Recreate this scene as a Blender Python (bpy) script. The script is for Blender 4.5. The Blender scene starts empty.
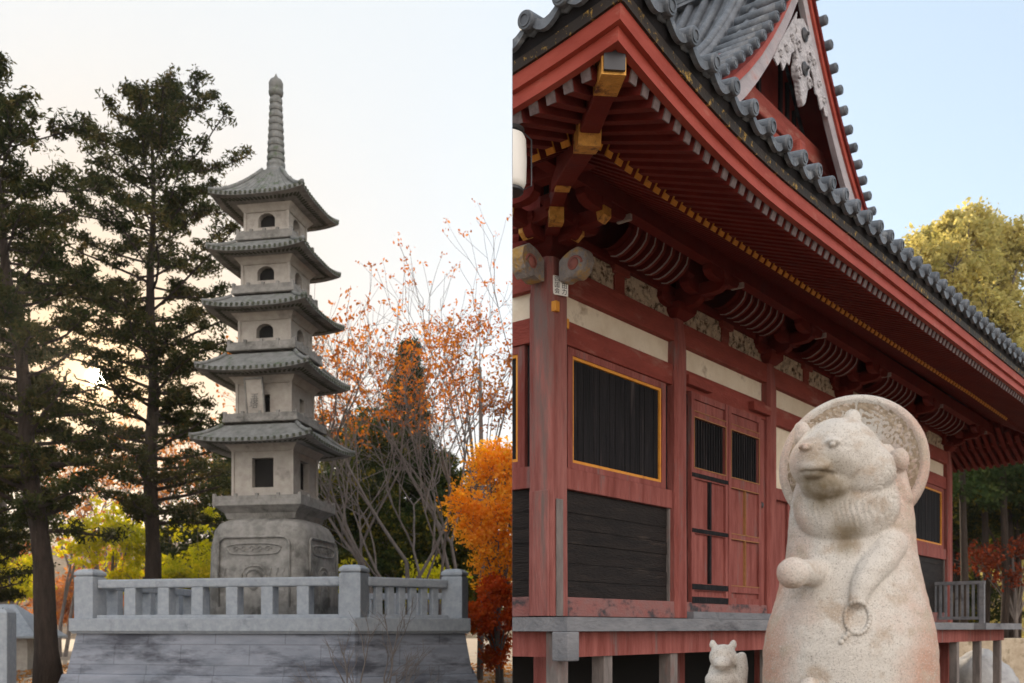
import bpy, bmesh, math, random
import numpy as np
from mathutils import Vector, Matrix, noise
R = math.radians
scene = bpy.context.scene
COL = scene.collection
E = 1.65            # eye height
rnd = random.Random(7)

# ------------------------------------------------------------------ helpers
def tag(o, label=None, cat=None, group=None, kind=None):
    if label: o['label'] = label
    if cat: o['category'] = cat
    if group: o['group'] = group
    if kind: o['kind'] = kind
    return o

def root(name, loc, rz, label, cat, group=None):
    o = bpy.data.objects.new(name, None); COL.objects.link(o)
    o.location = loc; o.rotation_euler = (0, 0, rz)
    return tag(o, label, cat, group)

class MB:
    def __init__(s): s.v = []; s.f = []; s.m = []
    def add(s, vs, fs, mi=0):
        n = len(s.v); s.v += [tuple(p) for p in vs]
        s.f += [tuple(i + n for i in f) for f in fs]; s.m += [mi] * len(fs)
    def box(s, x0, x1, y0, y1, z0, z1, mi=0):
        s.add([(x0,y0,z0),(x1,y0,z0),(x1,y1,z0),(x0,y1,z0),(x0,y0,z1),(x1,y0,z1),(x1,y1,z1),(x0,y1,z1)],
              [(0,3,2,1),(4,5,6,7),(0,1,5,4),(1,2,6,5),(2,3,7,6),(3,0,4,7)], mi)
    def bar(s, a, b, w, h, mi=0, up=(0,0,1)):
        a = Vector(a); b = Vector(b); d = (b - a).normalized(); u = Vector(up)
        x = d.cross(u).normalized() * w / 2; z = x.cross(d).normalized() * h / 2
        vs = [a-x-z, a+x-z, a+x+z, a-x+z, b-x-z, b+x-z, b+x+z, b-x+z]
        s.add(vs, [(0,1,2,3),(7,6,5,4),(0,4,5,1),(1,5,6,2),(2,6,7,3),(3,7,4,0)], mi)
    def tube(s, pts, rad, n=8, mi=0, cap=True):
        pts = [Vector(p) for p in pts]; k = len(pts)
        if not hasattr(rad, '__len__'): rad = [rad] * k
        rings = []; base = len(s.v)
        ref = Vector((0.13, 0.27, 1)).normalized()
        for i, p in enumerate(pts):
            d = (pts[min(i+1, k-1)] - pts[max(i-1, 0)])
            d = d.normalized() if d.length > 1e-9 else Vector((0,0,1))
            r = ref if abs(d.dot(ref)) < .95 else Vector((1, .1, 0)).normalized()
            x = d.cross(r).normalized(); y = d.cross(x)
            for j in range(n):
                a = 2*math.pi*j/n
                s.v.append(tuple(p + (x*math.cos(a) + y*math.sin(a))*rad[i]))
        for i in range(k-1):
            for j in range(n):
                j2 = (j+1) % n
                s.f.append((base+i*n+j, base+i*n+j2, base+(i+1)*n+j2, base+(i+1)*n+j)); s.m.append(mi)
        if cap:
            s.f.append(tuple(base+j for j in range(n))[::-1]); s.m.append(mi)
            s.f.append(tuple(base+(k-1)*n+j for j in range(n))); s.m.append(mi)
    def lathe(s, prof, c=(0,0,0), n=16, mi=0, axis=None):
        """prof: list of (r, z); axis optional direction"""
        c = Vector(c); q = Vector((0,0,1)).rotation_difference(Vector(axis)) if axis is not None else None
        base = len(s.v)
        for r, z in prof:
            for j in range(n):
                a = 2*math.pi*j/n; p = Vector((r*math.cos(a), r*math.sin(a), z))
                if q: p = q @ p
                s.v.append(tuple(p + c))
        for i in range(len(prof)-1):
            for j in range(n):
                j2 = (j+1) % n
                s.f.append((base+i*n+j, base+i*n+j2, base+(i+1)*n+j2, base+(i+1)*n+j)); s.m.append(mi)
        s.f.append(tuple(base+j for j in range(n))[::-1]); s.m.append(mi)
        s.f.append(tuple(base+(len(prof)-1)*n+j for j in range(n))); s.m.append(mi)
    def prism(s, poly, fn0, fn1, mi=0):
        n = len(poly); vs = [fn0(p) for p in poly] + [fn1(p) for p in poly]
        fs = [tuple(range(n))[::-1], tuple(range(n, 2*n))] + [(i, (i+1) % n, n+(i+1) % n, n+i) for i in range(n)]
        s.add(vs, fs, mi)
    def grid(s, fn, nu, nv, mi=0):
        vs = [fn(i/nu, j/nv) for j in range(nv+1) for i in range(nu+1)]
        fs = [(j*(nu+1)+i, j*(nu+1)+i+1, (j+1)*(nu+1)+i+1, (j+1)*(nu+1)+i) for j in range(nv) for i in range(nu)]
        s.add(vs, fs, mi)
    def loft(s, rings, mi=0, cap=True):
        n = len(rings[0]); base = len(s.v)
        for r in rings: s.v += [tuple(p) for p in r]
        for i in range(len(rings)-1):
            for j in range(n):
                j2 = (j+1) % n
                s.f.append((base+i*n+j, base+i*n+j2, base+(i+1)*n+j2, base+(i+1)*n+j)); s.m.append(mi)
        if cap:
            s.f.append(tuple(range(base, base+n))[::-1]); s.m.append(mi)
            s.f.append(tuple(range(base+(len(rings)-1)*n, base+len(rings)*n))); s.m.append(mi)
    def mesh(s, name, mats, smooth=False, recalc=True):
        me = bpy.data.meshes.new(name); me.from_pydata(s.v, [], s.f)
        for m in (mats if isinstance(mats, (list, tuple)) else [mats]): me.materials.append(m)
        me.polygons.foreach_set('material_index', s.m)
        if smooth: me.polygons.foreach_set('use_smooth', [True]*len(s.f))
        if recalc:
            bm = bmesh.new(); bm.from_mesh(me); bmesh.ops.recalc_face_normals(bm, faces=bm.faces); bm.to_mesh(me); bm.free()
        me.update(); return me
    def build(s, name, mats, parent=None, smooth=False, bevel=0, loc=None, recalc=True):
        o = bpy.data.objects.new(name, s.mesh(name, mats, smooth, recalc)); COL.objects.link(o)
        if parent: o.parent = parent
        if loc: o.location = loc
        if bevel:
            b = o.modifiers.new('bevel', 'BEVEL'); b.width = bevel; b.segments = 2; b.limit_method = 'ANGLE'
        return o

# ------------------------------------------------------------------ materials
def nd(nt, t, **kw):
    n = nt.nodes.new(t)
    for k, v in kw.items(): setattr(n, k, v)
    return n
def mat(name, c1, c2=None, scale=3.0, rough=.8, bump=.3, bscale=None, c3=None, s3=.7, t3=.55, stretch=(1,1,1), metal=0, detail=6, spec=.3, bdist=.02):
    m = bpy.data.materials.new(name); m.use_nodes = True; nt = m.node_tree; L = nt.links
    p = nt.nodes['Principled BSDF']; p.inputs['Roughness'].default_value = rough; p.inputs['Metallic'].default_value = metal
    p.inputs['Specular IOR Level'].default_value = spec
    tc = nd(nt, 'ShaderNodeTexCoord'); mp = nd(nt, 'ShaderNodeMapping'); mp.inputs['Scale'].default_value = stretch
    L.new(tc.outputs['Object'], mp.inputs['Vector'])
    n1 = nd(nt, 'ShaderNodeTexNoise'); n1.inputs['Scale'].default_value = scale; n1.inputs['Detail'].default_value = detail; n1.inputs['Roughness'].default_value = .65
    L.new(mp.outputs[0], n1.inputs['Vector'])
    r = nd(nt, 'ShaderNodeValToRGB'); r.color_ramp.elements[0].position = .35; r.color_ramp.elements[1].position = .68
    r.color_ramp.elements[0].color = (*c1, 1); r.color_ramp.elements[1].color = (*(c2 or c1), 1)
    L.new(n1.outputs['Fac'], r.inputs[0]); out = r.outputs[0]
    if c3:
        n3 = nd(nt, 'ShaderNodeTexNoise'); n3.inputs['Scale'].default_value = s3; n3.inputs['Detail'].default_value = 8; n3.inputs['Roughness'].default_value = .7
        L.new(mp.outputs[0], n3.inputs['Vector'])
        rr = nd(nt, 'ShaderNodeValToRGB'); rr.color_ramp.elements[0].position = t3; rr.color_ramp.elements[1].position = t3+.12
        L.new(n3.outputs['Fac'], rr.inputs[0])
        mx = nd(nt, 'ShaderNodeMix', data_type='RGBA'); L.new(rr.outputs[0], mx.inputs[0]); L.new(out, mx.inputs[6]); mx.inputs[7].default_value = (*c3, 1)
        out = mx.outputs[2]
    L.new(out, p.inputs['Base Color'])
    if bump:
        n2 = nd(nt, 'ShaderNodeTexNoise'); n2.inputs['Scale'].default_value = bscale or scale*6; n2.inputs['Detail'].default_value = 8
        L.new(mp.outputs[0], n2.inputs['Vector'])
        b = nd(nt, 'ShaderNodeBump'); b.inputs['Strength'].default_value = bump; b.inputs['Distance'].default_value = bdist
        L.new(n2.outputs['Fac'], b.inputs['Height']); L.new(b.outputs[0], p.inputs['Normal'])
    return m
def leafmat(name, cols, trans=.45, tb=1.6):
    m = bpy.data.materials.new(name); m.use_nodes = True; nt = m.node_tree; L = nt.links; nt.nodes.clear()
    o = nd(nt, 'ShaderNodeOutputMaterial'); g = nd(nt, 'ShaderNodeNewGeometry'); r = nd(nt, 'ShaderNodeValToRGB')
    tc = nd(nt, 'ShaderNodeTexCoord'); n = nd(nt, 'ShaderNodeTexNoise'); n.inputs['Scale'].default_value = .9; n.inputs['Detail'].default_value = 3
    L.new(tc.outputs['Object'], n.inputs['Vector'])
    ad = nd(nt, 'ShaderNodeMath', operation='MULTIPLY_ADD'); ad.inputs[1].default_value = .5
    mr = nd(nt, 'ShaderNodeMapRange'); mr.inputs[1].default_value = .3; mr.inputs[2].default_value = .7; mr.inputs[3].default_value = 0; mr.inputs[4].default_value = .5
    L.new(n.outputs['Fac'], mr.inputs[0]); L.new(g.outputs['Random Per Island'], ad.inputs[0]); L.new(mr.outputs[0], ad.inputs[2])
    L.new(ad.outputs[0], r.inputs[0])
    el = r.color_ramp.elements
    while len(el) < len(cols): el.new(.5)
    for i, c in enumerate(cols): el[i].position = i/(len(cols)-1) if len(cols) > 1 else 0; el[i].color = (*c, 1)
    d = nd(nt, 'ShaderNodeBsdfDiffuse'); t = nd(nt, 'ShaderNodeBsdfTranslucent'); mx = nd(nt, 'ShaderNodeMixShader'); mx.inputs[0].default_value = trans
    hs = nd(nt, 'ShaderNodeHueSaturation'); hs.inputs['Saturation'].default_value = 1.15; hs.inputs['Value'].default_value = tb
    L.new(r.outputs[0], d.inputs[0]); L.new(r.outputs[0], hs.inputs['Color']); L.new(hs.outputs[0], t.inputs[0])
    L.new(d.outputs[0], mx.inputs[1]); L.new(t.outputs[0], mx.inputs[2]); L.new(mx.outputs[0], o.inputs[0])
    return m
def plain(name, c, rough=.6, metal=0):
    m = bpy.data.materials.new(name); m.use_nodes = True; p = m.node_tree.nodes['Principled BSDF']
    p.inputs['Base Color'].default_value = (*c, 1); p.inputs['Roughness'].default_value = rough; p.inputs['Metallic'].default_value = metal
    return m

M = {}
M['red'] = mat('red_paint', (.19,.034,.024), (.28,.058,.042), 5, .8, .6, 40, c3=(.30,.13,.10), s3=3.2, t3=.56, stretch=(.35,.35,1.2), detail=10)
M['redcol'] = mat('faded_red_wood', (.18,.042,.034), (.31,.10,.085), 9, .85, .9, 60, c3=(.17,.12,.115), s3=5, t3=.57, stretch=(1,1,.13), detail=12)
M['worncol'] = mat('worn_corner_wood', (.19,.055,.047), (.33,.13,.115), 9, .85, .9, 60, c3=(.17,.115,.105), s3=4.0, t3=.50, stretch=(1,1,.11), detail=12)
M['redgrey'] = mat('peeling_red_wood', (.25,.09,.08), (.22,.12,.115), 5, .85, .5, 30, c3=(.05,.045,.05), s3=3, t3=.52, stretch=(1,1,1.6))
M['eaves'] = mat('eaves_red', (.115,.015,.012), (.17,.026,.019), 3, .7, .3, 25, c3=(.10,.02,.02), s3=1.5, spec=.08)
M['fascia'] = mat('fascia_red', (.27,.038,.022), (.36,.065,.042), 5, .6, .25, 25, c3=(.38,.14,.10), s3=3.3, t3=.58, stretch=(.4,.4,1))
M['gold'] = mat('gold_leaf', (.55,.26,.05), (.80,.42,.10), 18, .45, .3, 60, c3=(.13,.035,.02), s3=7, t3=.49, metal=.3)
M['goldpaint'] = mat('ochre_paint', (.58,.22,.025), (.70,.31,.04), 10, .6, .2, 40, c3=(.3,.12,.03), s3=6, t3=.6)
M['tipwhite'] = mat('tip_white', (.34,.28,.26), (.46,.40,.37), 20, .7, .2)
M['tipgrey'] = mat('tip_grey', (.10,.07,.07), (.18,.14,.14), 20, .7, .2)
M['strip'] = mat('gilt_black_strip', (.02,.015,.012), (.03,.02,.015), 5, .6, .3, 30, c3=(.5,.30,.05), s3=16, t3=.555)
M['plaster'] = mat('cream_plaster', (.66,.56,.43), (.80,.71,.58), 2.5, .9, .3, 30, c3=(.42,.33,.24), s3=2.5, t3=.58)
M['carve'] = mat('pale_carving', (.6,.5,.38), (.68,.58,.46), 5, .85, .9, 14, c3=(.09,.045,.02), s3=11, t3=.50, bdist=.08)
M['blackwood'] = mat('blackened_boards', (.007,.0065,.008), (.018,.016,.018), 14, .8, .6, 60, c3=(.07,.055,.055), s3=9, t3=.57, stretch=(1,1,.06), spec=.15)
M['blackpanel'] = mat('black_panel', (.007,.006,.008), (.013,.011,.013), 2, .75, .3, 15, c3=(.035,.03,.03), s3=2, t3=.55)
M['charred'] = mat('charred_board', (.010,.008,.008), (.024,.018,.016), 7, .7, .8, 50, c3=(.055,.04,.033), s3=5, t3=.58, stretch=(.25,.25,1.6), spec=.2)
M['greywood'] = mat('weathered_grey_wood', (.13,.135,.15), (.22,.22,.235), 6, .85, .6, 30, c3=(.07,.07,.08), s3=3, stretch=(.3,1,1))
M['greypost'] = mat('weathered_grey_post', (.12,.105,.10), (.21,.18,.17), 9, .85, .6, 30, c3=(.17,.09,.08), s3=2, stretch=(1,1,.25))
M['tile'] = mat('grey_roof_tile', (.065,.075,.09), (.14,.155,.18), 6, .5, .4, 25, c3=(.24,.25,.26), s3=5, t3=.58, spec=.5)
M['barge'] = mat('weathered_white_board', (.28,.25,.27), (.40,.37,.39), 4, .85, .5, 30, c3=(.36,.22,.21), s3=4, t3=.56, stretch=(.4,1,1))
M['gegyo'] = mat('weathered_white_carving', (.34,.33,.35), (.50,.48,.50), 8, .85, .9, 22, c3=(.15,.14,.15), s3=9, t3=.6, bdist=.05)
M['nose'] = mat('painted_scroll', (.22,.20,.20), (.34,.30,.27), 9, .75, .8, 30, c3=(.45,.27,.08), s3=5, t3=.5, bdist=.03)
M['nosegold'] = mat('faded_ochre', (.28,.13,.05), (.36,.18,.07), 10, .8, .2)
M['nosered'] = plain('scroll_red', (.30,.10,.08))
M['dark'] = plain('dark_void', (.008,.007,.007), .9)
M['metal'] = plain('dark_metal', (.05,.05,.055), .45, .6)
M['white'] = plain('paper_white', (.78,.76,.72), .7)
M['ink'] = plain('ink', (.02,.02,.03), .8)
M['granite'] = mat('granite_tower', (.33,.30,.27), (.43,.40,.36), 5, .9, .5, 60, c3=(.24,.22,.20), s3=1.6, t3=.55)
M['granite2'] = mat('granite_weathered', (.17,.165,.155), (.29,.28,.265), 5, .9, .7, 50, c3=(.10,.097,.09), s3=1.4, t3=.52)
M['roofstone'] = mat('mossy_roof_stone', (.125,.13,.125), (.21,.215,.215), 6, .9, .5, 45, c3=(.07,.095,.055), s3=3.5, t3=.55)
M['mossdark'] = mat('dark_moss_stone', (.035,.042,.03), (.085,.09,.065), 8, .95, .5, 45)
M['platform'] = mat('blue_grey_granite', (.25,.28,.32), (.34,.37,.41), 8, .9, .4, 70, c3=(.17,.19,.22), s3=1.5, t3=.58)
M['platwall'] = mat('stained_stone_wall', (.18,.20,.24), (.27,.29,.34), 2.2, .9, .5, 40, c3=(.075,.08,.10), s3=.8, t3=.50, stretch=(.5,.5,2))
def courses(m, w_, h_):
    nt = m.node_tree; L = nt.links; p = nt.nodes['Principled BSDF']; src = p.inputs['Base Color'].links[0].from_socket
    tc = nd(nt, 'ShaderNodeTexCoord'); sp = nd(nt, 'ShaderNodeSeparateXYZ'); L.new(tc.outputs['Object'], sp.inputs[0])
    cb = nd(nt, 'ShaderNodeCombineXYZ'); L.new(sp.outputs[0], cb.inputs[0]); L.new(sp.outputs[2], cb.inputs[1])
    br = nd(nt, 'ShaderNodeTexBrick'); br.inputs['Scale'].default_value = 1; br.inputs['Brick Width'].default_value = w_; br.inputs['Row Height'].default_value = h_
    br.inputs['Mortar Size'].default_value = .012; br.inputs['Color1'].default_value = (1,1,1,1); br.inputs['Color2'].default_value = (.8,.8,.82,1); br.inputs['Mortar'].default_value = (.3,.3,.3,1)
    L.new(cb.outputs[0], br.inputs['Vector']); mx_ = nd(nt, 'ShaderNodeMix', data_type='RGBA', blend_type='MULTIPLY'); mx_.inputs[0].default_value = .4
    L.new(src, mx_.inputs[6]); L.new(br.outputs[0], mx_.inputs[7]); L.new(mx_.outputs[2], p.inputs['Base Color'])
courses(M['platwall'], 1.55, .435)
M['bark'] = mat('dark_bark', (.018,.013,.010), (.045,.031,.025), 10, .95, .9, 30, stretch=(1,1,.2), bdist=.06)
M['bark2'] = mat('grey_bark', (.10,.085,.08), (.17,.15,.14), 8, .9, .6, 30, stretch=(1,1,.3))
M['rock'] = mat('grey_rock', (.30,.30,.31), (.42,.42,.42), 3, .9, .8, 12, c3=(.2,.2,.2), s3=2)
M['stonewall'] = mat('sunlit_wall', (.35,.28,.2), (.5,.42,.32), 3, .9, .8, 9, c3=(.2,.16,.1), s3=4)
M['ground'] = mat('dry_earth', (.16,.12,.085), (.24,.19,.14), .6, .95, .6, 6, c3=(.22,.12,.05), s3=.4, t3=.55)
M['hill'] = mat('far_hill', (.10,.07,.045), (.20,.13,.075), .05, .95, .8, .4, c3=(.08,.09,.04), s3=.03, bdist=2.0)
M['beads'] = plain('bead_stone', (.45,.40,.37), .9)
L_con = leafmat('conifer_leaf', [(.013,.020,.009),(.025,.033,.012),(.05,.05,.018),(.10,.07,.025)], .25, 1.3)
L_dark = leafmat('dark_leaf', [(.012,.024,.010),(.025,.042,.015),(.05,.06,.02)], .25, 1.4)
L_yel = leafmat('yellow_leaf', [(.17,.19,.03),(.38,.36,.04),(.62,.52,.07)], .55, 2.2)
L_org = leafmat('orange_leaf', [(.58,.19,.03),(.74,.36,.05),(.80,.52,.10)], .5, 1.7)
L_red = leafmat('red_leaf', [(.32,.035,.015),(.48,.08,.02),(.55,.15,.03)], .5, 1.5)
L_rust = leafmat('rust_leaf', [(.22,.06,.02),(.40,.13,.03),(.56,.26,.06)], .45, 1.3)
L_mix = leafmat('dark_and_gold_leaf', [(.012,.024,.010),(.025,.040,.014),(.06,.065,.018),(.26,.20,.03)], .4, 1.5)
L_dull = leafmat('dull_red_leaf', [(.10,.02,.012),(.16,.035,.018),(.22,.06,.02)], .25, 1.0)
L_gold = leafmat('golden_leaf', [(.26,.25,.09),(.42,.37,.15),(.58,.50,.22)], .5, 1.6)
L_litter = leafmat('litter_leaf', [(.30,.10,.03),(.40,.18,.05),(.25,.14,.06)], .3, 1.3)

def granite_statue():
    m = bpy.data.materials.new('speckled_granite'); m.use_nodes = True; nt = m.node_tree; L = nt.links
    p = nt.nodes['Principled BSDF']; p.inputs['Roughness'].default_value = .9; p.inputs['Specular IOR Level'].default_value = .2
    tc = nd(nt, 'ShaderNodeTexCoord')
    def noi(sc, d=4, ro=.6):
        n = nd(nt, 'ShaderNodeTexNoise'); n.inputs['Scale'].default_value = sc; n.inputs['Detail'].default_value = d; n.inputs['Roughness'].default_value = ro
        L.new(tc.outputs['Object'], n.inputs['Vector']); return n
    def ramp(src, a, b, ca=(0,0,0), cb=(1,1,1)):
        r = nd(nt, 'ShaderNodeValToRGB'); r.color_ramp.elements[0].position = a; r.color_ramp.elements[1].position = b
        r.color_ramp.elements[0].color = (*ca, 1); r.color_ramp.elements[1].color = (*cb, 1); L.new(src, r.inputs[0]); return r
    def mix(f, a, b):
        x = nd(nt, 'ShaderNodeMix', data_type='RGBA'); L.new(f, x.inputs[0])
        for i, c in ((6, a), (7, b)):
            if isinstance(c, tuple): x.inputs[i].default_value = (*c, 1)
            else: L.new(c, x.inputs[i])
        return x.outputs[2]
    # pale belly stone against pinker iron-stained flanks (object space, follows the carved mantle)
    sep = nd(nt, 'ShaderNodeSeparateXYZ'); L.new(tc.outputs['Object'], sep.inputs[0])
    a = nd(nt, 'ShaderNodeMath', operation='ABSOLUTE'); 
    off = nd(nt, 'ShaderNodeMath', operation='ADD'); off.inputs[1].default_value = .02; L.new(sep.outputs[0], off.inputs[0]); L.new(off.outputs[0], a.inputs[0])
    nb = noi(4, 6)
    ad = nd(nt, 'ShaderNodeMath', operation='MULTIPLY_ADD'); ad.inputs[1].default_value = .5; L.new(nb.outputs['Fac'], ad.inputs[0]); L.new(a.outputs[0], ad.inputs[2])
    f = ramp(ad.outputs[0], .38, .60)
    base = mix(f.outputs[0], (.66,.62,.57), (.54,.33,.25))
    n2 = noi(9, 5); f2 = ramp(n2.outputs['Fac'], .52, .66); base = mix(f2.outputs[0], base, (.50,.41,.33))
    vo = noi(170, 3, .8); f3 = ramp(vo.outputs['Fac'], .55, .63); base = mix(f3.outputs[0], base, (.30,.26,.23))
    v2 = noi(190, 2, .8); f4 = ramp(v2.outputs['Fac'], .60, .68); base = mix(f4.outputs[0], base, (.80,.75,.70))
    # shade under the muzzle painted in as a brown tint, again along the chest fold
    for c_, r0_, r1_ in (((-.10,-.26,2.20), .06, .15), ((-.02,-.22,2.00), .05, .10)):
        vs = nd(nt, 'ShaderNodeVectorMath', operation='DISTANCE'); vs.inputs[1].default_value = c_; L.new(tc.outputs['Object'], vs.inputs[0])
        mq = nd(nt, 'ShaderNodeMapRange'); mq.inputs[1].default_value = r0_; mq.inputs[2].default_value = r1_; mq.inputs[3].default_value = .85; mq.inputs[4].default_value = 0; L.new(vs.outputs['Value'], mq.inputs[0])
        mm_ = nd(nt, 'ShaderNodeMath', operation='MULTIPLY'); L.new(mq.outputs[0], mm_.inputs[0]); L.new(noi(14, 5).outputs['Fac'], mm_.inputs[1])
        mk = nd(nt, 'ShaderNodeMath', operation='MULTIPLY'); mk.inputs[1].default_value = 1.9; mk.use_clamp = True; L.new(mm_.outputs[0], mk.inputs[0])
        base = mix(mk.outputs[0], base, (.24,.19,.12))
    L.new(base, p.inputs['Base Color'])
    b = nd(nt, 'ShaderNodeBump'); b.inputs['Strength'].default_value = 1.0; b.inputs['Distance'].default_value = .008
    n5 = noi(95, 10, .8); L.new(n5.outputs['Fac'], b.inputs['Height']); L.new(b.outputs[0], p.inputs['Normal'])
    return m
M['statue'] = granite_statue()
M['hatstone'] = mat('rough_pecked_granite', (.20,.15,.10), (.42,.34,.26), 38, .95, 1.0, 60, c3=(.60,.50,.44), s3=26, t3=.55, bdist=.012)
M['muzzle'] = mat('darker_muzzle_stone', (.30,.26,.20), (.45,.38,.31), 30, .95, .8, 90, bdist=.006)

# ------------------------------------------------------------------ world, sun, camera
SUN_AZ, SUN_EL = R(-22.9), R(13.2)     # azimuth measured from +Y toward +X
sd = Vector((math.sin(SUN_AZ)*math.cos(SUN_EL), math.cos(SUN_AZ)*math.cos(SUN_EL), math.sin(SUN_EL)))
w = bpy.data.worlds.new('World'); scene.world = w; w.use_nodes = True
nt = w.node_tree; nt.nodes.clear(); L = nt.links
out = nd(nt, 'ShaderNodeOutputWorld'); bg = nd(nt, 'ShaderNodeBackground'); bg.inputs[1].default_value = .15
sky = nd(nt, 'ShaderNodeTexSky', sky_type='NISHITA'); sky.sun_disc = False; sky.sun_elevation = SUN_EL; sky.sun_rotation = SUN_AZ
sky.air_density = 1.0; sky.dust_density = .6; sky.ozone_density = 1.0
tc = nd(nt, 'ShaderNodeTexCoord')
dt = nd(nt, 'ShaderNodeVectorMath', operation='DOT_PRODUCT'); L.new(tc.outputs['Generated'], dt.inputs[0]); dt.inputs[1].default_value = sd
# thin bright veil of cloud around and left of the sun
dv = nd(nt, 'ShaderNodeVectorMath', operation='DOT_PRODUCT'); L.new(tc.outputs['Generated'], dv.inputs[0]); dv.inputs[1].default_value = Vector((-.85,.45,.1)).normalized()
nz = nd(nt, 'ShaderNodeTexNoise'); nz.inputs['Scale'].default_value = 2.5; nz.inputs['Detail'].default_value = 5; L.new(tc.outputs['Generated'], nz.inputs['Vector'])
na = nd(nt, 'ShaderNodeMath', operation='MULTIPLY_ADD'); na.inputs[1].default_value = .12; L.new(nz.outputs['Fac'], na.inputs[0]); L.new(dv.outputs['Value'], na.inputs[2])
mr = nd(nt, 'ShaderNodeMapRange', interpolation_type='SMOOTHSTEP'); mr.inputs[1].default_value = .30; mr.inputs[2].default_value = .62; mr.inputs[3].default_value = 0; mr.inputs[4].default_value = .995
L.new(na.outputs[0], mr.inputs[0])
VEIL = nd(nt, 'ShaderNodeMix', data_type='RGBA'); VEIL.inputs[6].default_value = (2.95, 2.95, 2.97, 1); VEIL.inputs[7].default_value = (2.7, 1.95, 1.2, 1)
vp = nd(nt, 'ShaderNodeMath', operation='POWER'); vm = nd(nt, 'ShaderNodeMath', operation='MAXIMUM'); vm.inputs[1].default_value = 0; L.new(dt.outputs['Value'], vm.inputs[0]); L.new(vm.outputs[0], vp.inputs[0]); vp.inputs[1].default_value = 34
L.new(vp.outputs[0], VEIL.inputs[0])
mx = nd(nt, 'ShaderNodeMix', data_type='RGBA'); L.new(mr.outputs[0], mx.inputs[0]); L.new(sky.outputs[0], mx.inputs[6]); L.new(VEIL.outputs[2], mx.inputs[7])
# pale high haze over the rest of the sky
mh = nd(nt, 'ShaderNodeMix', data_type='RGBA'); mhf = nd(nt, 'ShaderNodeMath', operation='MULTIPLY_ADD'); mhf.inputs[1].default_value = -.6; mhf.inputs[2].default_value = .62; L.new(vp.outputs[0], mhf.inputs[0]); L.new(mhf.outputs[0], mh.inputs[0]); L.new(mx.outputs[2], mh.inputs[6]); mh.inputs[7].default_value = (2.1, 2.4, 2.65, 1)
def lobe(power, col):
    pw = nd(nt, 'ShaderNodeMath', operation='POWER'); pw.use_clamp = False
    mxx = nd(nt, 'ShaderNodeMath', operation='MAXIMUM'); mxx.inputs[1].default_value = 0; L.new(dt.outputs['Value'], mxx.inputs[0])
    L.new(mxx.outputs[0], pw.inputs[0]); pw.inputs[1].default_value = power
    sc = nd(nt, 'ShaderNodeVectorMath', operation='SCALE'); sc.inputs[0].default_value = col; L.new(pw.outputs[0], sc.inputs['Scale']); return sc
# broad bank of bright cloud added behind the camera, unseen, to fill the fronts
db = nd(nt, 'ShaderNodeVectorMath', operation='DOT_PRODUCT'); L.new(tc.outputs['Generated'], db.inputs[0]); db.inputs[1].default_value = Vector((.35,-.85,.42)).normalized()
mb_ = nd(nt, 'ShaderNodeMapRange', interpolation_type='SMOOTHSTEP'); mb_.inputs[1].default_value = .45; mb_.inputs[2].default_value = .9; mb_.inputs[3].default_value = 0; mb_.inputs[4].default_value = .9
L.new(db.outputs['Value'], mb_.inputs[0])
mc = nd(nt, 'ShaderNodeMix', data_type='RGBA'); L.new(mb_.outputs[0], mc.inputs[0]); L.new(mh.outputs[2], mc.inputs[6]); mc.inputs[7].default_value = (8.4, 7.6, 6.9, 1)
acc = mc.outputs[2]
for pwr, c in ((300, (1.1,.55,.15)), (2500, (2.6,1.6,.8)), (110000, (700,560,380))):
    a = nd(nt, 'ShaderNodeVectorMath', operation='ADD'); L.new(acc, a.inputs[0]); L.new(lobe(pwr, c).outputs[0], a.inputs[1]); acc = a.outputs[0]
L.new(acc, bg.inputs[0]); L.new(bg.outputs[0], out.inputs[0])

sl = bpy.data.lights.new('sun', 'SUN'); sl.energy = 3.6; sl.angle = R(.6); sl.color = (1, .80, .56)
so = bpy.data.objects.new('sun', sl); COL.objects.link(so); so.rotation_euler = (-sd).to_track_quat('-Z', 'Y').to_euler(); so.location = (0, 0, 40)

cam = bpy.data.cameras.new('camera'); co = bpy.data.objects.new('camera', cam); COL.objects.link(co)
cam.sensor_width = 36; cam.lens = 980/1024*36; cam.shift_y = (628-341.5)/1024; cam.clip_end = 3000; cam.clip_start = .05
cam.dof.use_dof = True; cam.dof.focus_distance = 6.5; cam.dof.aperture_fstop = 3.2
co.location = (0, 0, E); co.rotation_euler = (R(90), 0, 0); scene.camera = co
scene.view_settings.view_transform = 'Standard'; scene.view_settings.look = 'None'; scene.view_settings.gamma = 1
scene.view_settings.use_curve_mapping = False; scene.view_settings.exposure = 1.2
scene.render.engine = 'CYCLES'; scene.cycles.max_bounces = 6; scene.cycles.transparent_max_bounces = 8

# ------------------------------------------------------------------ ground and hills
g = MB()
def gz(x, y): return .0
g.grid(lambda u, v: ((u-.5)*1240, -60 + v**2.2*680, 0), 40, 60)
tag(g.build('ground', M['ground']), kind='structure')
h = MB()
def hillf(x0, x1, y0, hh, seed, dep=120):
    def f(u, v):
        x = x0 + (x1-x0)*u; y = y0 + dep*v
        z = hh*math.sin(math.pi*min(1, v*1.0)*.5)*(.75+.35*noise.noise((x*.012, seed, 0)) + .12*noise.noise((x*.05, v*3, seed)))
        e = min(1, u*5, (1-u)*5); return (x, y, -1.2 + z*e)
    return f
h.grid(hillf(-330, 60, 150, 30, 3.3), 90, 20)
tag(h.build('hill', M['hill'], smooth=True), kind='structure')
h = MB(); h.grid(hillf(20, 420, 170, 34, 8.1), 90, 20)
tag(h.build('hill', M['hill'], smooth=True), kind='structure')

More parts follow.
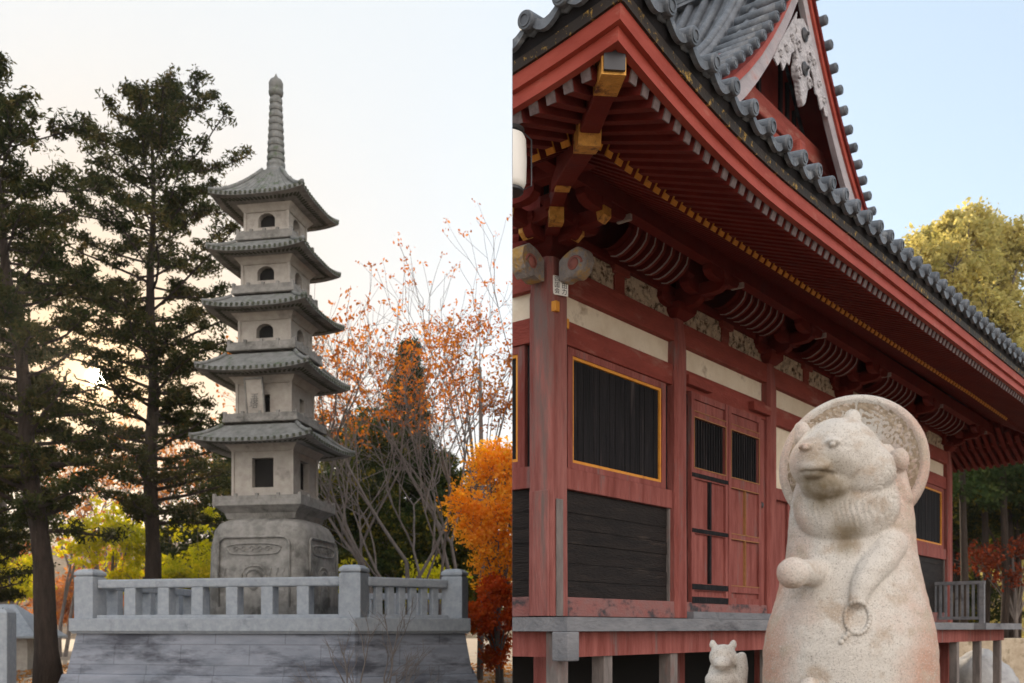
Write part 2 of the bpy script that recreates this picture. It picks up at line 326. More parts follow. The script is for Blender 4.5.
# ------------------------------------------------------------------ trees
def leaves(name, C, size, mats, parent, seed=1, idx=None, flat=0.0, asp=.55):
    """C: (N,3) centres -> one mesh of small pointed leaf faces"""
    rs = np.random.RandomState(seed); C = np.asarray(C, dtype=np.float32); N = len(C)
    a = rs.normal(size=(N,3)); a[:, 2] *= (1-flat); a /= np.linalg.norm(a, axis=1)[:, None]
    b = rs.normal(size=(N,3)); b -= (b*a).sum(1)[:, None]*a; b /= np.linalg.norm(b, axis=1)[:, None]
    s = (size*(.6+.8*rs.rand(N)))[:, None]
    V = np.stack([C-a*s*.5, C+b*s*asp*.5, C+a*s*.5, C-b*s*asp*.5], 1).reshape(-1, 3)
    me = bpy.data.meshes.new(name); me.vertices.add(4*N); me.vertices.foreach_set('co', V.astype(np.float32).ravel())
    me.loops.add(4*N); me.loops.foreach_set('vertex_index', np.arange(4*N, dtype=np.int32))
    me.polygons.add(N); me.polygons.foreach_set('loop_start', np.arange(0, 4*N, 4, dtype=np.int32)); me.polygons.foreach_set('loop_total', np.full(N, 4, dtype=np.int32))
    for m in (mats if isinstance(mats, (list, tuple)) else [mats]): me.materials.append(m)
    if idx is not None: me.polygons.foreach_set('material_index', np.asarray(idx, dtype=np.int32))
    me.update(calc_edges=True); me.validate()
    o = bpy.data.objects.new(name, me); COL.objects.link(o); o.parent = parent; return o
def clumps(tips, n, rad, seed, squash=.7):
    rs = np.random.RandomState(seed); T = np.asarray([tuple(t) for t in tips]); k = len(T)
    r = rad*(.55+.9*rs.rand(k)); P = rs.normal(size=(k, n, 3)); P /= np.linalg.norm(P, axis=2)[:, :, None]
    P *= (rs.rand(k, n)**.5)[:, :, None]; P[:, :, 2] *= squash
    return (T[:, None, :] + P*r[:, None, None]).reshape(-1, 3)

def conifer(loc, H, W, zb, tr, label, seed, mats, n_leaf=26, lsize=.17, clump=.29, group=None, dens=1.05, lean=0, name='conifer_tree', point=False, gap=None):
    """tall broad evergreen: whorled limbs with foliage tufts along the outer half"""
    r = random.Random(seed); rt = root(name, loc, 0, label, 'tree', group)
    tk = MB(); pts = [(lean*(i/14)**1.3*H*.1 + .05*math.sin(i*1.3+seed), .05*math.cos(i*1.7), H*i/14) for i in range(15)]
    tk.tube(pts, [tr*(1-.93*(i/14))**.9*(1.35 if i == 0 else 1) for i in range(15)], 12)
    tk.build('trunk', M['bark'], rt, smooth=True)
    br = MB(); tips = []
    nb = int((H-zb)*7.0*dens)
    for k in range(nb):
        f = (k + r.random())/nb; z = zb + (H-zb)*f
        prof = (.62+.38*math.sin(math.pi*min(1, f/.62*.5+.0))) if f < .55 else math.sqrt(max(.03, 1-((f-.55)/.47)**2.3))
        if point: prof = max(.06, (1-f)**.8)
        Lb = W*prof*r.uniform(.55, 1.12); a = k*2.39996 + r.uniform(-.5, .5)
        px = lean*(z/H)**1.3*H*.1
        p = Vector((px, 0, z)); d = Vector((math.cos(a), math.sin(a), r.uniform(-.05, .28) + .5*f*f))
        seg = 6; path = [p.copy()]
        for q in range(seg):
            d = (d + Vector((r.uniform(-.2,.2), r.uniform(-.2,.2), r.uniform(-.10,.14)))).normalized(); p = p + d*Lb/seg; path.append(p.copy())
        br.tube(path, [.018+.055*(1-f)*(1-i/(seg+.5)) for i in range(seg+1)], 5, cap=False)
        for i in range(2, seg+1):
            for side in (-1, 1, 0):
                if r.random() < .12: continue
                q = path[i]; sv = Vector((-d.y, d.x, 0))*side*r.uniform(.15, .42)*Lb*.45*(1.15-i/seg*.5)
                e = q + sv + Vector((r.uniform(-.15,.15), r.uniform(-.15,.15), r.uniform(-.1,.22)))
                br.tube([q, (q+e)/2+Vector((0,0,.05)), e], [.02,.014,.008], 4, cap=False); tips.append(e)
                if r.random() < .8: tips.append((q+e)/2 + Vector((0,0,.08)))
    br.build('branches', M['bark'], rt)
    # lower crown thins out, with one gap between the limbs
    kept = []
    for t_ in tips:
        if gap and math.hypot(t_.x-gap[0], t_.z-gap[1]) < gap[2] and r.random() < .84: continue
        if t_.z < H*.42 and r.random() < .22: continue
        kept.append(t_)
    tips = kept
    leaves('crown', clumps(tips, n_leaf, clump, seed, .55), lsize, mats, rt, seed, asp=.30)
    return rt

def broadleaf(loc, H, rx, ry, rz, zc, tr, label, seed, mats, nclump=500, n_leaf=40, lsize=.14, clump=.35, group=None, name='tree', bark='bark2', hollow=.35, cat='tree', frac=None, lobes=9, lobe_r=.42):
    r = random.Random(seed); rt = root(name, loc, 0, label, cat, group)
    tk = MB(); tk.tube([(0,0,0),(r.uniform(-.1,.1),0,zc*.5),(r.uniform(-.2,.2),0,zc)], [tr*1.2, tr, tr*.6], 9)
    tk.build('trunk', M[bark], rt, smooth=True)
    br = MB(); tips = []
    # lumpy crown: several overlapping lobes with gaps between
    lob = []
    for i in range(lobes):
        a = r.uniform(0, 2*math.pi); zz = r.uniform(-1, 1); q = math.sqrt(1-zz*zz)*r.uniform(.35, .8)
        lob.append((Vector((q*math.cos(a)*rx, q*math.sin(a)*ry, zc+zz*.68*rz)), r.uniform(.75, 1.25)*lobe_r))
    for c, s in lob:
        br.tube([(0,0,zc*.45), (c.x*.4, c.y*.4, (zc*.45+c.z)/2), tuple(c)], [tr*.45, tr*.3, tr*.1], 6, cap=False)
        for k in range(10):
            v = Vector([r.gauss(0,1) for _ in range(3)]).normalized(); e = c + Vector((v.x*rx*s, v.y*ry*s, v.z*rz*s))*.9
            br.tube([c, (c+e)/2+Vector((0,0,-.05)), e], [tr*.10, tr*.06, .006], 4, cap=False)
    for k in range(nclump):
        c, s = r.choice(lob); v = Vector([r.gauss(0,1) for _ in range(3)]).normalized()*(hollow+(1-hollow)*r.random()**.6)
        tips.append(c + Vector((v.x*rx*s, v.y*ry*s, v.z*rz*s)))
    br.build('branches', M[bark], rt)
    leaves('crown', clumps(tips, n_leaf, clump, seed), lsize, mats, rt, seed)
    return rt

def bare_tree(loc, stems, label, seed, leafm, depth=5, group=None, nleaf=0, lsize=.09, spread=.42, r0=.11, name='bare_tree', zmin=0, shrink=.78, n_l=5, lr=.18, twig=1.0):
    r = random.Random(seed); rt = root(name, loc, 0, label, 'tree', group); tk = MB(); br = MB(); tips = []
    def grow(p, d, ln, rad, dep):
        mb = tk if dep == depth else br
        path = [p]; q = p
        for i in range(4):
            d = (d + Vector([r.uniform(-.09,.09) for _ in range(3)]) + Vector((0,0,.03))).normalized(); q = q + d*ln/4; path.append(q)
        mb.tube(path, [rad*(1-.32*i/4) for i in range(5)], 7 if dep >= depth-1 else 4, cap=False)
        if dep == 0: tips.append(q); return
        if dep <= 2: tips.append(path[2]); 
        nb = r.choice((2, 3)) if dep > 1 else 3
        for i in range(nb):
            v = Vector([r.gauss(0,1) for _ in range(3)]); v = (v - d*v.dot(d)).normalized()
            nd_ = (d + v*r.uniform(spread*.5, spread*1.4)).normalized(); nd_.z = max(nd_.z, -.05)
            grow(path[r.choice((2,3,4))] if i else q, nd_.normalized(), ln*r.uniform(shrink-.12, shrink+.08), rad*.62, dep-1)
    for (dx, dy, dr, ln) in stems:
        grow(Vector((dx, dy, 0)), Vector(dr).normalized(), ln, r0, depth)
    tk.build('trunk', M['bark2'], rt, smooth=True); br.build('branches', M['bark2'], rt)
    if nleaf:
        T = [t for t in tips if t.z > zmin]; r.shuffle(T); T = T[:nleaf]
        leaves('leaves', clumps(T, n_l, lr, seed), lsize, leafm, rt, seed)
    return rt

def XY(px, Z): return ((px-512)/980*Z, Z, 0)
# left half: tall evergreens
conifer(XY(152, 30), 16.0+E, 3.6, 4.8, .30, 'tall dark evergreen with a full rounded crown standing just left of the stone pagoda', 11, L_con, group='tall evergreens behind the platform', dens=1.15, gap=(-1.65, 9.05, .82))
conifer(XY(50, 25), 13.6+E, 2.8, 4.0, .31, 'tall dark evergreen in front at the left edge with a thick bare lower trunk', 23, L_con, group='tall evergreens behind the platform', lean=-1.1, gap=(1.23, 7.85, .68))
conifer(XY(-40, 31), 14.0+E, 3.7, 1.2, .34, 'dark evergreen half out of the picture beyond the far left edge', 31, L_con, group='tall evergreens behind the platform', dens=1.1)
# right of pagoda: dark evergreens behind bare maples
conifer(XY(408, 42), 12.0+E, 3.4, .8, .2, 'slim dark conifer with a pointed top rising behind the bare branches', 41, L_dark, group='dark evergreens behind the bare trees', n_leaf=34, lsize=.2, dens=1.3, clump=.36, point=True)
for i, (px, Z, rx, rz, zc, n_, m_, lb) in enumerate([
  (348, 40, 2.8, 4.8, 6.2, 900, L_mix, 'dark bushy evergreen directly right of the pagoda base'),
  (455, 43, 3.0, 4.6, 6.0, 800, L_mix, 'dark bushy evergreen behind the orange maple'),
  (405, 38, 3.6, 2.6, 4.4, 800, L_mix, 'low dark evergreen with yellowing tips between the bare trunks'),
  (376, 46, 3.4, 5.0, 7.4, 900, L_mix, 'dark evergreen high behind the bare trunks'),
  (225, 44, 3.4, 5.0, 6.0, 800, L_mix, 'dark evergreen filling the space between the tall tree and the pagoda'),
  (300, 46, 3.2, 3.6, 5.0, 500, L_mix, 'dark evergreen hidden behind the lower pagoda storeys'),
  (5, 48, 3.0, 4.0, 8.4, 450, L_mix, 'dark evergreen behind the left trunk above the little hut')]):
    broadleaf(XY(px, Z), 9, rx, 2.4, rz, zc, .2, lb, 43+i, m_, nclump=n_, n_leaf=42, lsize=.17, clump=.36, group='dark evergreens behind the bare trees', name='evergreen_tree', lobes=14, lobe_r=.42)
for i, (px, Z, zc, rz) in enumerate([(110, 52, 9.0, 4.0), (205, 54, 10.0, 4.6), (60, 56, 10.5, 4.0)]):
    bare_tree(XY(px, Z), [(0,0,(-.1,0,1),4.0),(.3,0,(.12,0,1),4.2)], ['twiggy brown tree in the glow of the sun between the two tall trunks','twiggy brown tree behind the tall evergreen beside the pagoda','twiggy brown tree behind the front evergreen'][i], 150+i, L_rust, depth=5, nleaf=1000, group='twiggy trees toward the sun', zmin=3, r0=.12, spread=.5, lsize=.2, n_l=7, lr=.4)
# yellow shrubs glowing behind the platform
for i, (px, Z, rx, rz, zc, lb) in enumerate([(112, 36, 2.0, 2.1, 4.3, 'yellow green leafy shrub glowing between the two tall trunks'),
                                     (200, 35, 1.8, 2.1, 3.9, 'yellow green shrub behind the rail left of the pagoda base'),
                                     (12, 46, 1.9, 1.5, 4.1, 'yellow leaved branchy shrub above the little tiled hut'),
                                     (345, 37, 1.5, 1.3, 3.0, 'yellow tinged shrub low behind the right side of the pagoda base'),
                                     (438, 35, 1.6, 1.2, 3.0, 'olive and orange shrub behind the right end of the rail')]):
    broadleaf(XY(px, Z), 5, rx, rx*.9, rz, zc, .08, lb, 60+i, L_yel, nclump=230 if i < 3 else 90, n_leaf=34, lsize=.14, clump=.3, group='yellow shrubs behind the platform', name='shrub', cat='shrub', hollow=.2)
# red-brown hazy thicket far left
broadleaf(XY(85, 75), 9, 5, 4, 4, 4.5, .2, 'russet leaved tree far away between the two tall trunks', 71, L_rust, nclump=300, n_leaf=30, lsize=.3, clump=.7, group='distant russet trees', name='russet_tree')
broadleaf(XY(0, 85), 9, 6, 4, 4, 5, .2, 'russet leaved tree far away at the left edge', 72, L_rust, nclump=300, n_leaf=30, lsize=.3, clump=.7, group='distant russet trees', name='russet_tree')
# bare maples
bare_tree(XY(400, 30), [(-.25,0,(-.24,0,1),3.4),(.15,.1,(.03,0,1),3.7),(.5,0,(.42,.1,1),3.5)], 'many stemmed bare tree with a few russet leaves right of the pagoda', 81, L_rust, depth=6, nleaf=1300, group='bare autumn trees', zmin=8, r0=.095, spread=.58, lsize=.12, n_l=5, lr=.22)
bare_tree(XY(368, 33), [(0,0,(-.10,0,1),4.2)], 'bare tree with fine upright twigs close to the pagoda roofs', 86, L_rust, depth=5, nleaf=150, group='bare autumn trees', zmin=8, r0=.07, spread=.58, lsize=.12, n_l=4)
bare_tree(XY(462, 34), [(0,0,(-.02,0,1),4.6)], 'bare tree with russet leaves whose long twigs top the others at the right', 83, L_rust, depth=5, nleaf=700, group='bare autumn trees', zmin=7, r0=.08, spread=.58, lsize=.12, n_l=6, lr=.25)
# orange maple and red shrub (crowns stay left of the temple)
broadleaf(XY(500, 27), 8, 1.75, 1.3, 2.3, 4.8, .10, 'bright orange maple glowing behind the right end of the platform', 91, [L_org], nclump=640, n_leaf=22, lsize=.115, clump=.36, name='maple_tree', hollow=.1, lobes=24, lobe_r=.26)
broadleaf(XY(498, 26), 8, .95, .8, 1.35, 1.75, .06, 'deep red maple shrub low beside the right end of the platform', 92, [L_red], nclump=400, n_leaf=28, lsize=.10, clump=.22, name='maple_shrub', cat='shrub', hollow=.1, lobes=18, lobe_r=.3)
broadleaf(XY(480, 31), 10, 2.4, 1.4, 2.1, 9.9, .09, 'sparse orange brown maple crown high above the orange maple', 93, [L_rust, L_org], nclump=380, n_leaf=7, lsize=.12, clump=.40, name='maple_tree', hollow=.1, lobes=12, lobe_r=.4)
# right half beyond the temple
broadleaf(XY(962, 48), 20, 5.8, 4.5, 6.4, 16.8, .45, 'large golden olive tree rising above the roof eaves at the right', 101, L_gold, nclump=3000, n_leaf=36, lsize=.22, clump=.50, name='golden_tree', lobes=60, lobe_r=.20, hollow=.45)
broadleaf(XY(1050, 44), 12, 3.5, 3.5, 4.6, 12.5, .35, 'olive green tree at the right edge below the golden one', 102, [L_gold], nclump=500, n_leaf=40, lsize=.26, clump=.5, name='olive_tree', lobes=14, lobe_r=.38)
for i, (px, Z, rx, rz, zc) in enumerate([(955, 38, 2.6, 2.4, 6.6), (1010, 36, 2.8, 2.3, 7.0), (1065, 37, 2.8, 2.6, 5.8), (985, 42, 4, 3, 4.5)]):
    broadleaf(XY(px, Z), 9, rx, 2.2, rz, zc, .16, ['dark woodland tree seen past the corner column under the eaves','dark woodland tree under the right end of the eaves with sunlit specks','dark woodland tree at the right border','dark low woodland tree deep behind the veranda railing'][i],
              110+i, [L_mix], nclump=520, n_leaf=34, lsize=.18, clump=.38, group='dark woodland beyond the veranda', name='woodland_tree', bark='bark')
for i, (px, Z) in enumerate([(962, 33), (984, 35), (1003, 34), (1016, 36), (1032, 34)]):
    t = root('woodland_trunk_tree', XY(px, Z), 0, ['slim dark trunk nearest the corner column', 'second slim dark trunk from the corner column', 'third slim dark trunk from the corner column', 'slim dark trunk just inside the right border', 'slim dark trunk past the right border'][i], 'tree', 'slim trunks beyond the veranda')
    k = MB(); k.tube([(0,0,0),(.1,0,3),(.0,0,7),(.2,0,9)], [.16,.13,.1,.05], 8); k.build('trunk', M['bark'], t, smooth=True)
    leaves('crown', clumps([(rnd.uniform(-1,1), rnd.uniform(-1,1), rnd.uniform(6,9)) for _ in range(60)], 30, .4, i), .17, L_dark, t, i)
broadleaf(XY(1016, 34), 5, 1.9, 1.6, 1.1, 4.1, .07, 'small dark red maple spreading beyond the veranda railing', 120, [L_dull], nclump=150, n_leaf=14, lsize=.14, clump=.35, name='maple_tree', hollow=.2)
broadleaf(XY(1000, 50), 5, 5, 2.0, 1.6, 1.2, .07, 'sunlit golden undergrowth shrub at the foot of the woodland', 121, [L_gold], nclump=260, n_leaf=26, lsize=.2, clump=.4, name='shrub', cat='shrub', hollow=.2)

for i, (px, Z, zc) in enumerate([(960, 52, 9.5), (1015, 54, 10.5), (990, 50, 5.0)]):
    broadleaf(XY(px, Z), 9, 4, 2.5, 4, zc, .12, ['yellow leaved tree glimpsed through the woodland near the corner column', 'yellow leaved tree glimpsed through the woodland at the right border', 'low yellow leaved tree glimpsed through the slim trunks'][i], 140+i, [L_gold], nclump=260, n_leaf=16, lsize=.22, clump=.45, group='yellow trees behind the woodland', name='yellow_tree')
# fallen leaves
rs = np.random.RandomState(5); n = 9000
P = np.stack([rs.uniform(-22, 0, n), rs.uniform(20, 45, n), np.full(n, .02)], 1)
o = leaves('fallen_leaves', P, .13, L_litter, None, 9, flat=.9); tag(o, 'orange fallen leaves scattered on the ground under the trees', 'leaves', kind='stuff')

# ------------------------------------------------------------------ stone platform
PA = Vector((-9.25, 21.5)); PC = Vector((-3.22, 20.0)); PR = Vector((-1.25, 21.45)); PB = Vector((-1.75, 29.5)); PD = Vector((-8.6, 30.6))
poly = [PA, PC, PR, PB, PD]; cen = sum(poly, Vector((0,0)))/5
def offs(k):
    res = []
    for i in range(5):
        a, b, c = poly[i-1], poly[i], poly[(i+1) % 5]
        e1 = (b-a).normalized(); e2 = (c-b).normalized(); n1 = Vector((e1.y, -e1.x)); n2 = Vector((e2.y, -e2.x))
        m = (n1+n2).normalized(); res.append(b + m*(k/max(.3, m.dot(n1))))
    return res
plat = root('stone_platform', (0,0,0), 0, 'blue grey stone platform with stained sloping walls and a railing carrying the pagoda', 'platform')
def ring(k, z): return [(p.x, p.y, z) for p in offs(k)]
b = MB(); b.loft([ring(.66, -.1), ring(.46, .62), ring(.44, .66)]); b.loft([ring(.38, .66), ring(.22, 1.53)]); b.build('retaining_wall', M['platwall'], plat, bevel=.015)
b = MB(); b.loft([ring(.30, 1.53), ring(.30, 1.56), ring(.34, 1.58), ring(.34, 1.86)]); b.build('coping_slab', M['platform'], plat, bevel=.02)
Zd = 1.86
def post(p, w_=.235, hgt=.90):
    b = MB(); e = (PC-PA).normalized(); a = math.atan2(e.y, e.x)
    def sq(k, z): return [(p.x+k*(math.cos(a)*sx - math.sin(a)*sy), p.y+k*(math.sin(a)*sx+math.cos(a)*sy), z) for sx, sy in ((-1,-1),(1,-1),(1,1),(-1,1))]
    b.loft([sq(w_, Zd), sq(w_, Zd+hgt)]); b.loft([sq(w_*.9, Zd+hgt), sq(w_*.9, Zd+hgt+.035)])
    c = MB(); c.loft([sq(w_*1.03, Zd+hgt+.035), sq(w_*1.03, Zd+hgt+.10), sq(w_*.72, Zd+hgt+.165), sq(w_*.3, Zd+hgt+.18)])
    o = b.build('railing_post', M['platform'], plat, bevel=.012); c.build('post_cap', M['platform'], o, bevel=.012)
for p in poly: post(p)
for i in range(5):
    a, c = poly[i], poly[(i+1) % 5]; ln = (c-a).length; e = (c-a)/ln
    b = MB(); b.bar((*(a+e*.27), Zd+.745), (*(c-e*.27), Zd+.745), .26, .19); b.build('handrail', M['platform'], plat, bevel=.03)
    b = MB(); b.bar((*(a+e*.27), Zd+.035), (*(c-e*.27), Zd+.035), .30, .07); b.build('bottom_rail', M['platform'], plat, bevel=.01)
    nb = max(2, round((ln-.54)/(.82 if i != 1 else .335))) if i != 1 else 6
    for k in range(nb if i == 1 else nb-1):
        q = a + e*(.27 + (ln-.54)*(k+1)/((nb+1) if i == 1 else nb)); b = MB(); wd = .10 if i == 1 else .135
        b.bar((q.x, q.y, Zd+.07), (q.x, q.y, Zd+.65), wd*2 if i != 1 else .15, wd*2 if i != 1 else .15, up=(-e.y, e.x, 0)); b.build('baluster', M['platform'], plat, bevel=.012)

# ------------------------------------------------------------------ pagoda
PX, PY = -5.78, 24.0
pg = root('stone_pagoda', (PX, PY, Zd), R(-10.5), 'five storied pale stone pagoda with mossy tiered roofs and a ringed finial', 'pagoda')
def q(h): return h + E - Zd       # height above eye -> local
def se(hw, z, n=40, p=5.0):
    r_ = []
    for j in range(n):
        a = 2*math.pi*(j+.5)/n; c, s = math.cos(a), math.sin(a); k = hw/((abs(c)**p+abs(s)**p)**(1/p)); r_.append((k*c, k*s, z))
    return r_
b = MB(); b.loft([se(1.24, 0, p=9), se(1.24, q(.9), p=9), se(1.22, q(1.9), p=8), se(1.17, q(2.30), p=7), se(1.08, q(2.48), p=6), se(.92, q(2.58), p=5), se(.8, q(2.60), p=5)])
base = b.build('pedestal', M['granite2'], pg, smooth=True)
# carved relief frames on pedestal faces
for sgn, ax in ((-1, 0), (1, 1)):
    def fp(u, z, d=1.245):
        return (u, -d, z) if ax == 0 else (d, u, z)
    b = MB()
    for (u0, u1, z0, z1, rr) in ((-.88, .88, q(.5), q(2.12), .2), (-.30, .30, q(.5), q(1.45), .25)):
        path = [fp(u0, z0), fp(u0, z1-rr)] + [fp(u0+rr*(1-math.cos(t)), z1-rr+rr*math.sin(t), 1.23) for t in (.4,.8,1.2,1.57)] + [fp(u1-rr*(1-math.cos(t)), z1-rr+rr*math.sin(t), 1.23) for t in (1.57,1.2,.8,.4)] + [fp(u1, z1-rr), fp(u1, z0)]
        b.tube(path, .028, 8)
    path = [fp(.66*math.cos(t)*(1+.05*math.sin(7*t)), q(1.84)+.13*np.sign(math.sin(t))*abs(math.sin(t))**.5, 1.232) for t in np.linspace(0, 2*math.pi, 40)]
    b.tube(path, .018, 8)
    for kx_ in (-.45, -.25, -.05, .15, .35): b.tube([fp(kx_+.09*math.cos(a_)*(1-a_/9), q(1.84)+.08*math.sin(a_)*(1-a_/9), 1.235) for a_ in np.linspace(0, 7, 18)], .014, 6)
    b.tube([fp(.2*math.cos(t), q(1.2)+.16*math.sin(t), 1.235) for t in np.linspace(0, 2*math.pi, 20)], .03, 8)
    for kx_ in (-.72, .42, .58, .74): b.tube([fp(kx_+.03*math.sin(a_*3), q(.55)+a_*.12, 1.235) for a_ in np.linspace(0, 7, 16)], .013, 6)
    b.lathe([(.13, 0), (.13, .02), (.09, .05)], fp(0, q(1.0), 1.22), 14, axis=(0,-1,0) if ax == 0 else (1,0,0))
    b.build('carved_relief', M['granite2'], base, smooth=True)
def sqr(k, z): return [(-k,-k,z),(k,-k,z),(k,k,z),(-k,k,z)]
lv = [ # body half, body z0,z1, balcony half, balcony z0,z1, roof half, roof tip h, roof meets h
 (.75, 3.06, 4.36, 1.11, 2.58, 3.07, 1.49, 4.47, 4.80),
 (.68, 5.04, 5.98, .93, 4.83, 5.08, 1.40, 6.14, 6.50),
 (.64, 6.76, 7.50, .86, 6.54, 6.79, 1.28, 7.65, 7.90),
 (.59, 8.15, 8.85, .78, 7.92, 8.17, 1.21, 8.98, 9.22),
 (.54, 9.44, 10.12, .71, 9.22, 9.47, 1.17, 10.30, 11.12)]
def body_box(b, hw, z0, z1, wins):
    """square storey with real recessed openings on the four faces"""
    (ww, wz0, wz1, arch) = wins
    for f in range(4):
        c, s = [(1,0),(0,1),(-1,0),(0,-1)][f]
        def T(u, d, z): # face outward -y rotated
            x, y = u, -d; return (x*c - y*s, x*s + y*c, z)
        N = 10; outl = [(-ww, wz0), (-ww, wz1-(ww*.75 if arch else 0))]
        if arch: outl += [(-ww*math.cos(t), wz1-ww*.75+ww*.75*math.sin(t)) for t in np.linspace(.3, math.pi-.3, 6)]
        else: outl += [(-ww, wz1), (ww, wz1)]
        outl += [(ww, wz1-(ww*.75 if arch else 0)), (ww, wz0)]
        # front skin as strips around opening
        xs = [(-hw, z0), (-hw, z1)]; 
        ol = [T(u, hw, z) for u, z in outl]; inn = [T(u, hw-.16, z) for u, z in outl]
        n_ = len(ol); vs = ol + inn; fs = [(i, (i+1) % n_, n_+(i+1) % n_, n_+i) for i in range(n_)]
        b.add(vs, fs, 0); b.add(inn, [tuple(range(n_))], 1)
        # surround
        b.add([T(-hw, hw, z0), T(-ww, hw, z0), T(-ww, hw, z1), T(-hw, hw, z1)], [(0,1,2,3)]); b.add([T(ww, hw, z0), T(hw, hw, z0), T(hw, hw, z1), T(ww, hw, z1)], [(0,1,2,3)])
        b.add([T(-ww, hw, z0), T(ww, hw, z0), T(ww, hw, wz0), T(-ww, hw, wz0)], [(0,1,2,3)])
        tp = [T(u, hw, z) for u, z in outl[1:-1]]; k_ = len(tp)
        tp2 = [T(u, hw, z1) for u, z in outl[1:-1]]
        b.add(tp + tp2, [(i, i+1, k_+i+1, k_+i) for i in range(k_-1)])
        # corner pilasters
    return b
for L_, (hw, z0, z1, bh, bz0, bz1, rh, tip, top) in enumerate(lv):
    z0, z1, bz0, bz1, tip, top = map(q, (z0, z1, bz0, bz1, tip, top))
    b = MB()
    if L_ == 0: w_ = (.27, z0+.28, z0+.98, False)
    elif L_ == 1: w_ = (.15, z0+.10, z0+.52, False)
    else: w_ = (.215, z0+.16, z0+.50, True)
    body_box(b, hw, z0, z1, w_)
    st = b.build('storey_body', [M['granite'], M['dark']], pg, recalc=False)
    b = MB()
    for sx in (-1, 1):
        for sy in (-1, 1): b.box(sx*hw-.035, sx*hw+.035, sy*hw-.035, sy*hw+.035, z0, z1)
    b.loft([sqr(hw+.035, z0), sqr(hw+.035, z0+.07)]); b.loft([sqr(hw+.035, z1-.16), sqr(hw+.09, z1-.08), sqr(hw+.16, z1)])
    b.build('corner_pilasters', M['granite'], st, bevel=.01)
    b = MB()
    if L_ == 0: b.loft([sqr(.86, bz0), sqr(.90, bz0+.14), sqr(1.02, bz0+.24), sqr(1.11, bz0+.30), sqr(1.11, bz1-.06)])
    else: b.loft([sqr(bh-.22, bz0-.15), sqr(bh-.17, bz0+.03)]); b.loft([sqr(bh-.02, bz0+.032), sqr(bh+.015, bz0+.05), sqr(bh+.015, bz0+.13)])
    bal = b.build('balcony', M['granite2'], pg, bevel=.012)
    b = MB(); zt = bz1-.06 if L_ == 0 else bz0+.13; ph = .10 if L_ == 0 else .12
    for f in range(4):
        c, s = [(1,0),(0,1),(-1,0),(0,-1)][f]
        def T2(u, v): return (u*c+v*s, u*s-v*c)
        kk = bh-.04
        for u in np.linspace(-kk, kk, 5)[:-1]:
            x, y = T2(u, kk); b.box(x-.035, x+.035, y-.035, y+.035, zt, zt+ph+.05)
        a_ = T2(-kk, kk); c_ = T2(kk, kk)
        b.bar((*a_, zt+ph*.5), (*c_, zt+ph*.5), .045, ph)
    b.build('balcony_railing', M['granite2'], bal)
    # roof
    bh2 = (lv[L_+1][3] if L_ < 4 else .24); mid = tip - .10
    b = MB(); NU, NV = 24, 10
    def roofpt(f, u, v, lower=False):
        W_ = rh*(1-v) + bh2*v if not lower else rh*(1-v) + (hw+.10)*v
        c, s = [(1,0),(0,1),(-1,0),(0,-1)][f]; uu = 2*u-1
        x, y = uu*W_, -W_*(1+.0*uu)
        if lower: z = mid-.065 + (z1+.0-(mid-.065))*v
        else: z = mid + (top-mid)*(v**(1.25 if L_ < 4 else 1.45))
        z += .115*abs(uu)**3.2*(1-v)**1.6
        return (x*c-y*s, x*s+y*c, z)
    for f in range(4):
        b.grid(lambda u, v: roofpt(f, u, v), NU, NV, 0)
        b.grid(lambda u, v: roofpt(f, u, v, True), NU, 5, 1)
        b.grid(lambda u, v: tuple(Vector(roofpt(f, u, 0))*(1-v)+Vector(roofpt(f, u, 0, True))*v), NU, 2, 0)
    if L_ == 4: b.add(sqr(bh2, top), [(0,1,2,3)])
    rf = b.build('roof', [M['roofstone'], M['granite2']], pg, smooth=False)
    for f in range(4):   # corner ridges
        pts = [tuple(Vector(roofpt(f, 0, v)) + Vector((0,0,.02))) for v in np.linspace(0, 1, 9)]
        b = MB(); b.tube(pts, [.05]*9, 7); b.build('corner_ridge', M['roofstone'], rf, smooth=True)
    b = MB()
    if L_ == 4:
        for f in range(4):
            for u in np.linspace(.12, .88, 9):
                pts = [tuple(Vector(roofpt(f, u, v)) + Vector((0,0,.0))) for v in np.linspace(0, 1, 7)]
                b.tube(pts, .016, 5, cap=False)
    if b.v: b.build('roof_ribs', M['roofstone'], rf, smooth=True)
    b = MB()
    for f in range(4):
        for k in range(19):
            u = (k+.5)/19; p0 = Vector(roofpt(f, u, .0, True)); p1 = Vector(roofpt(f, u, .55, True)); d = (p1-p0)
            b.bar(p0+Vector((0,0,.055))-d.normalized()*.02, p1+Vector((0,0,.02)), .055, .07)
    b.build('rafter_ends', M['mossdark'], rf)
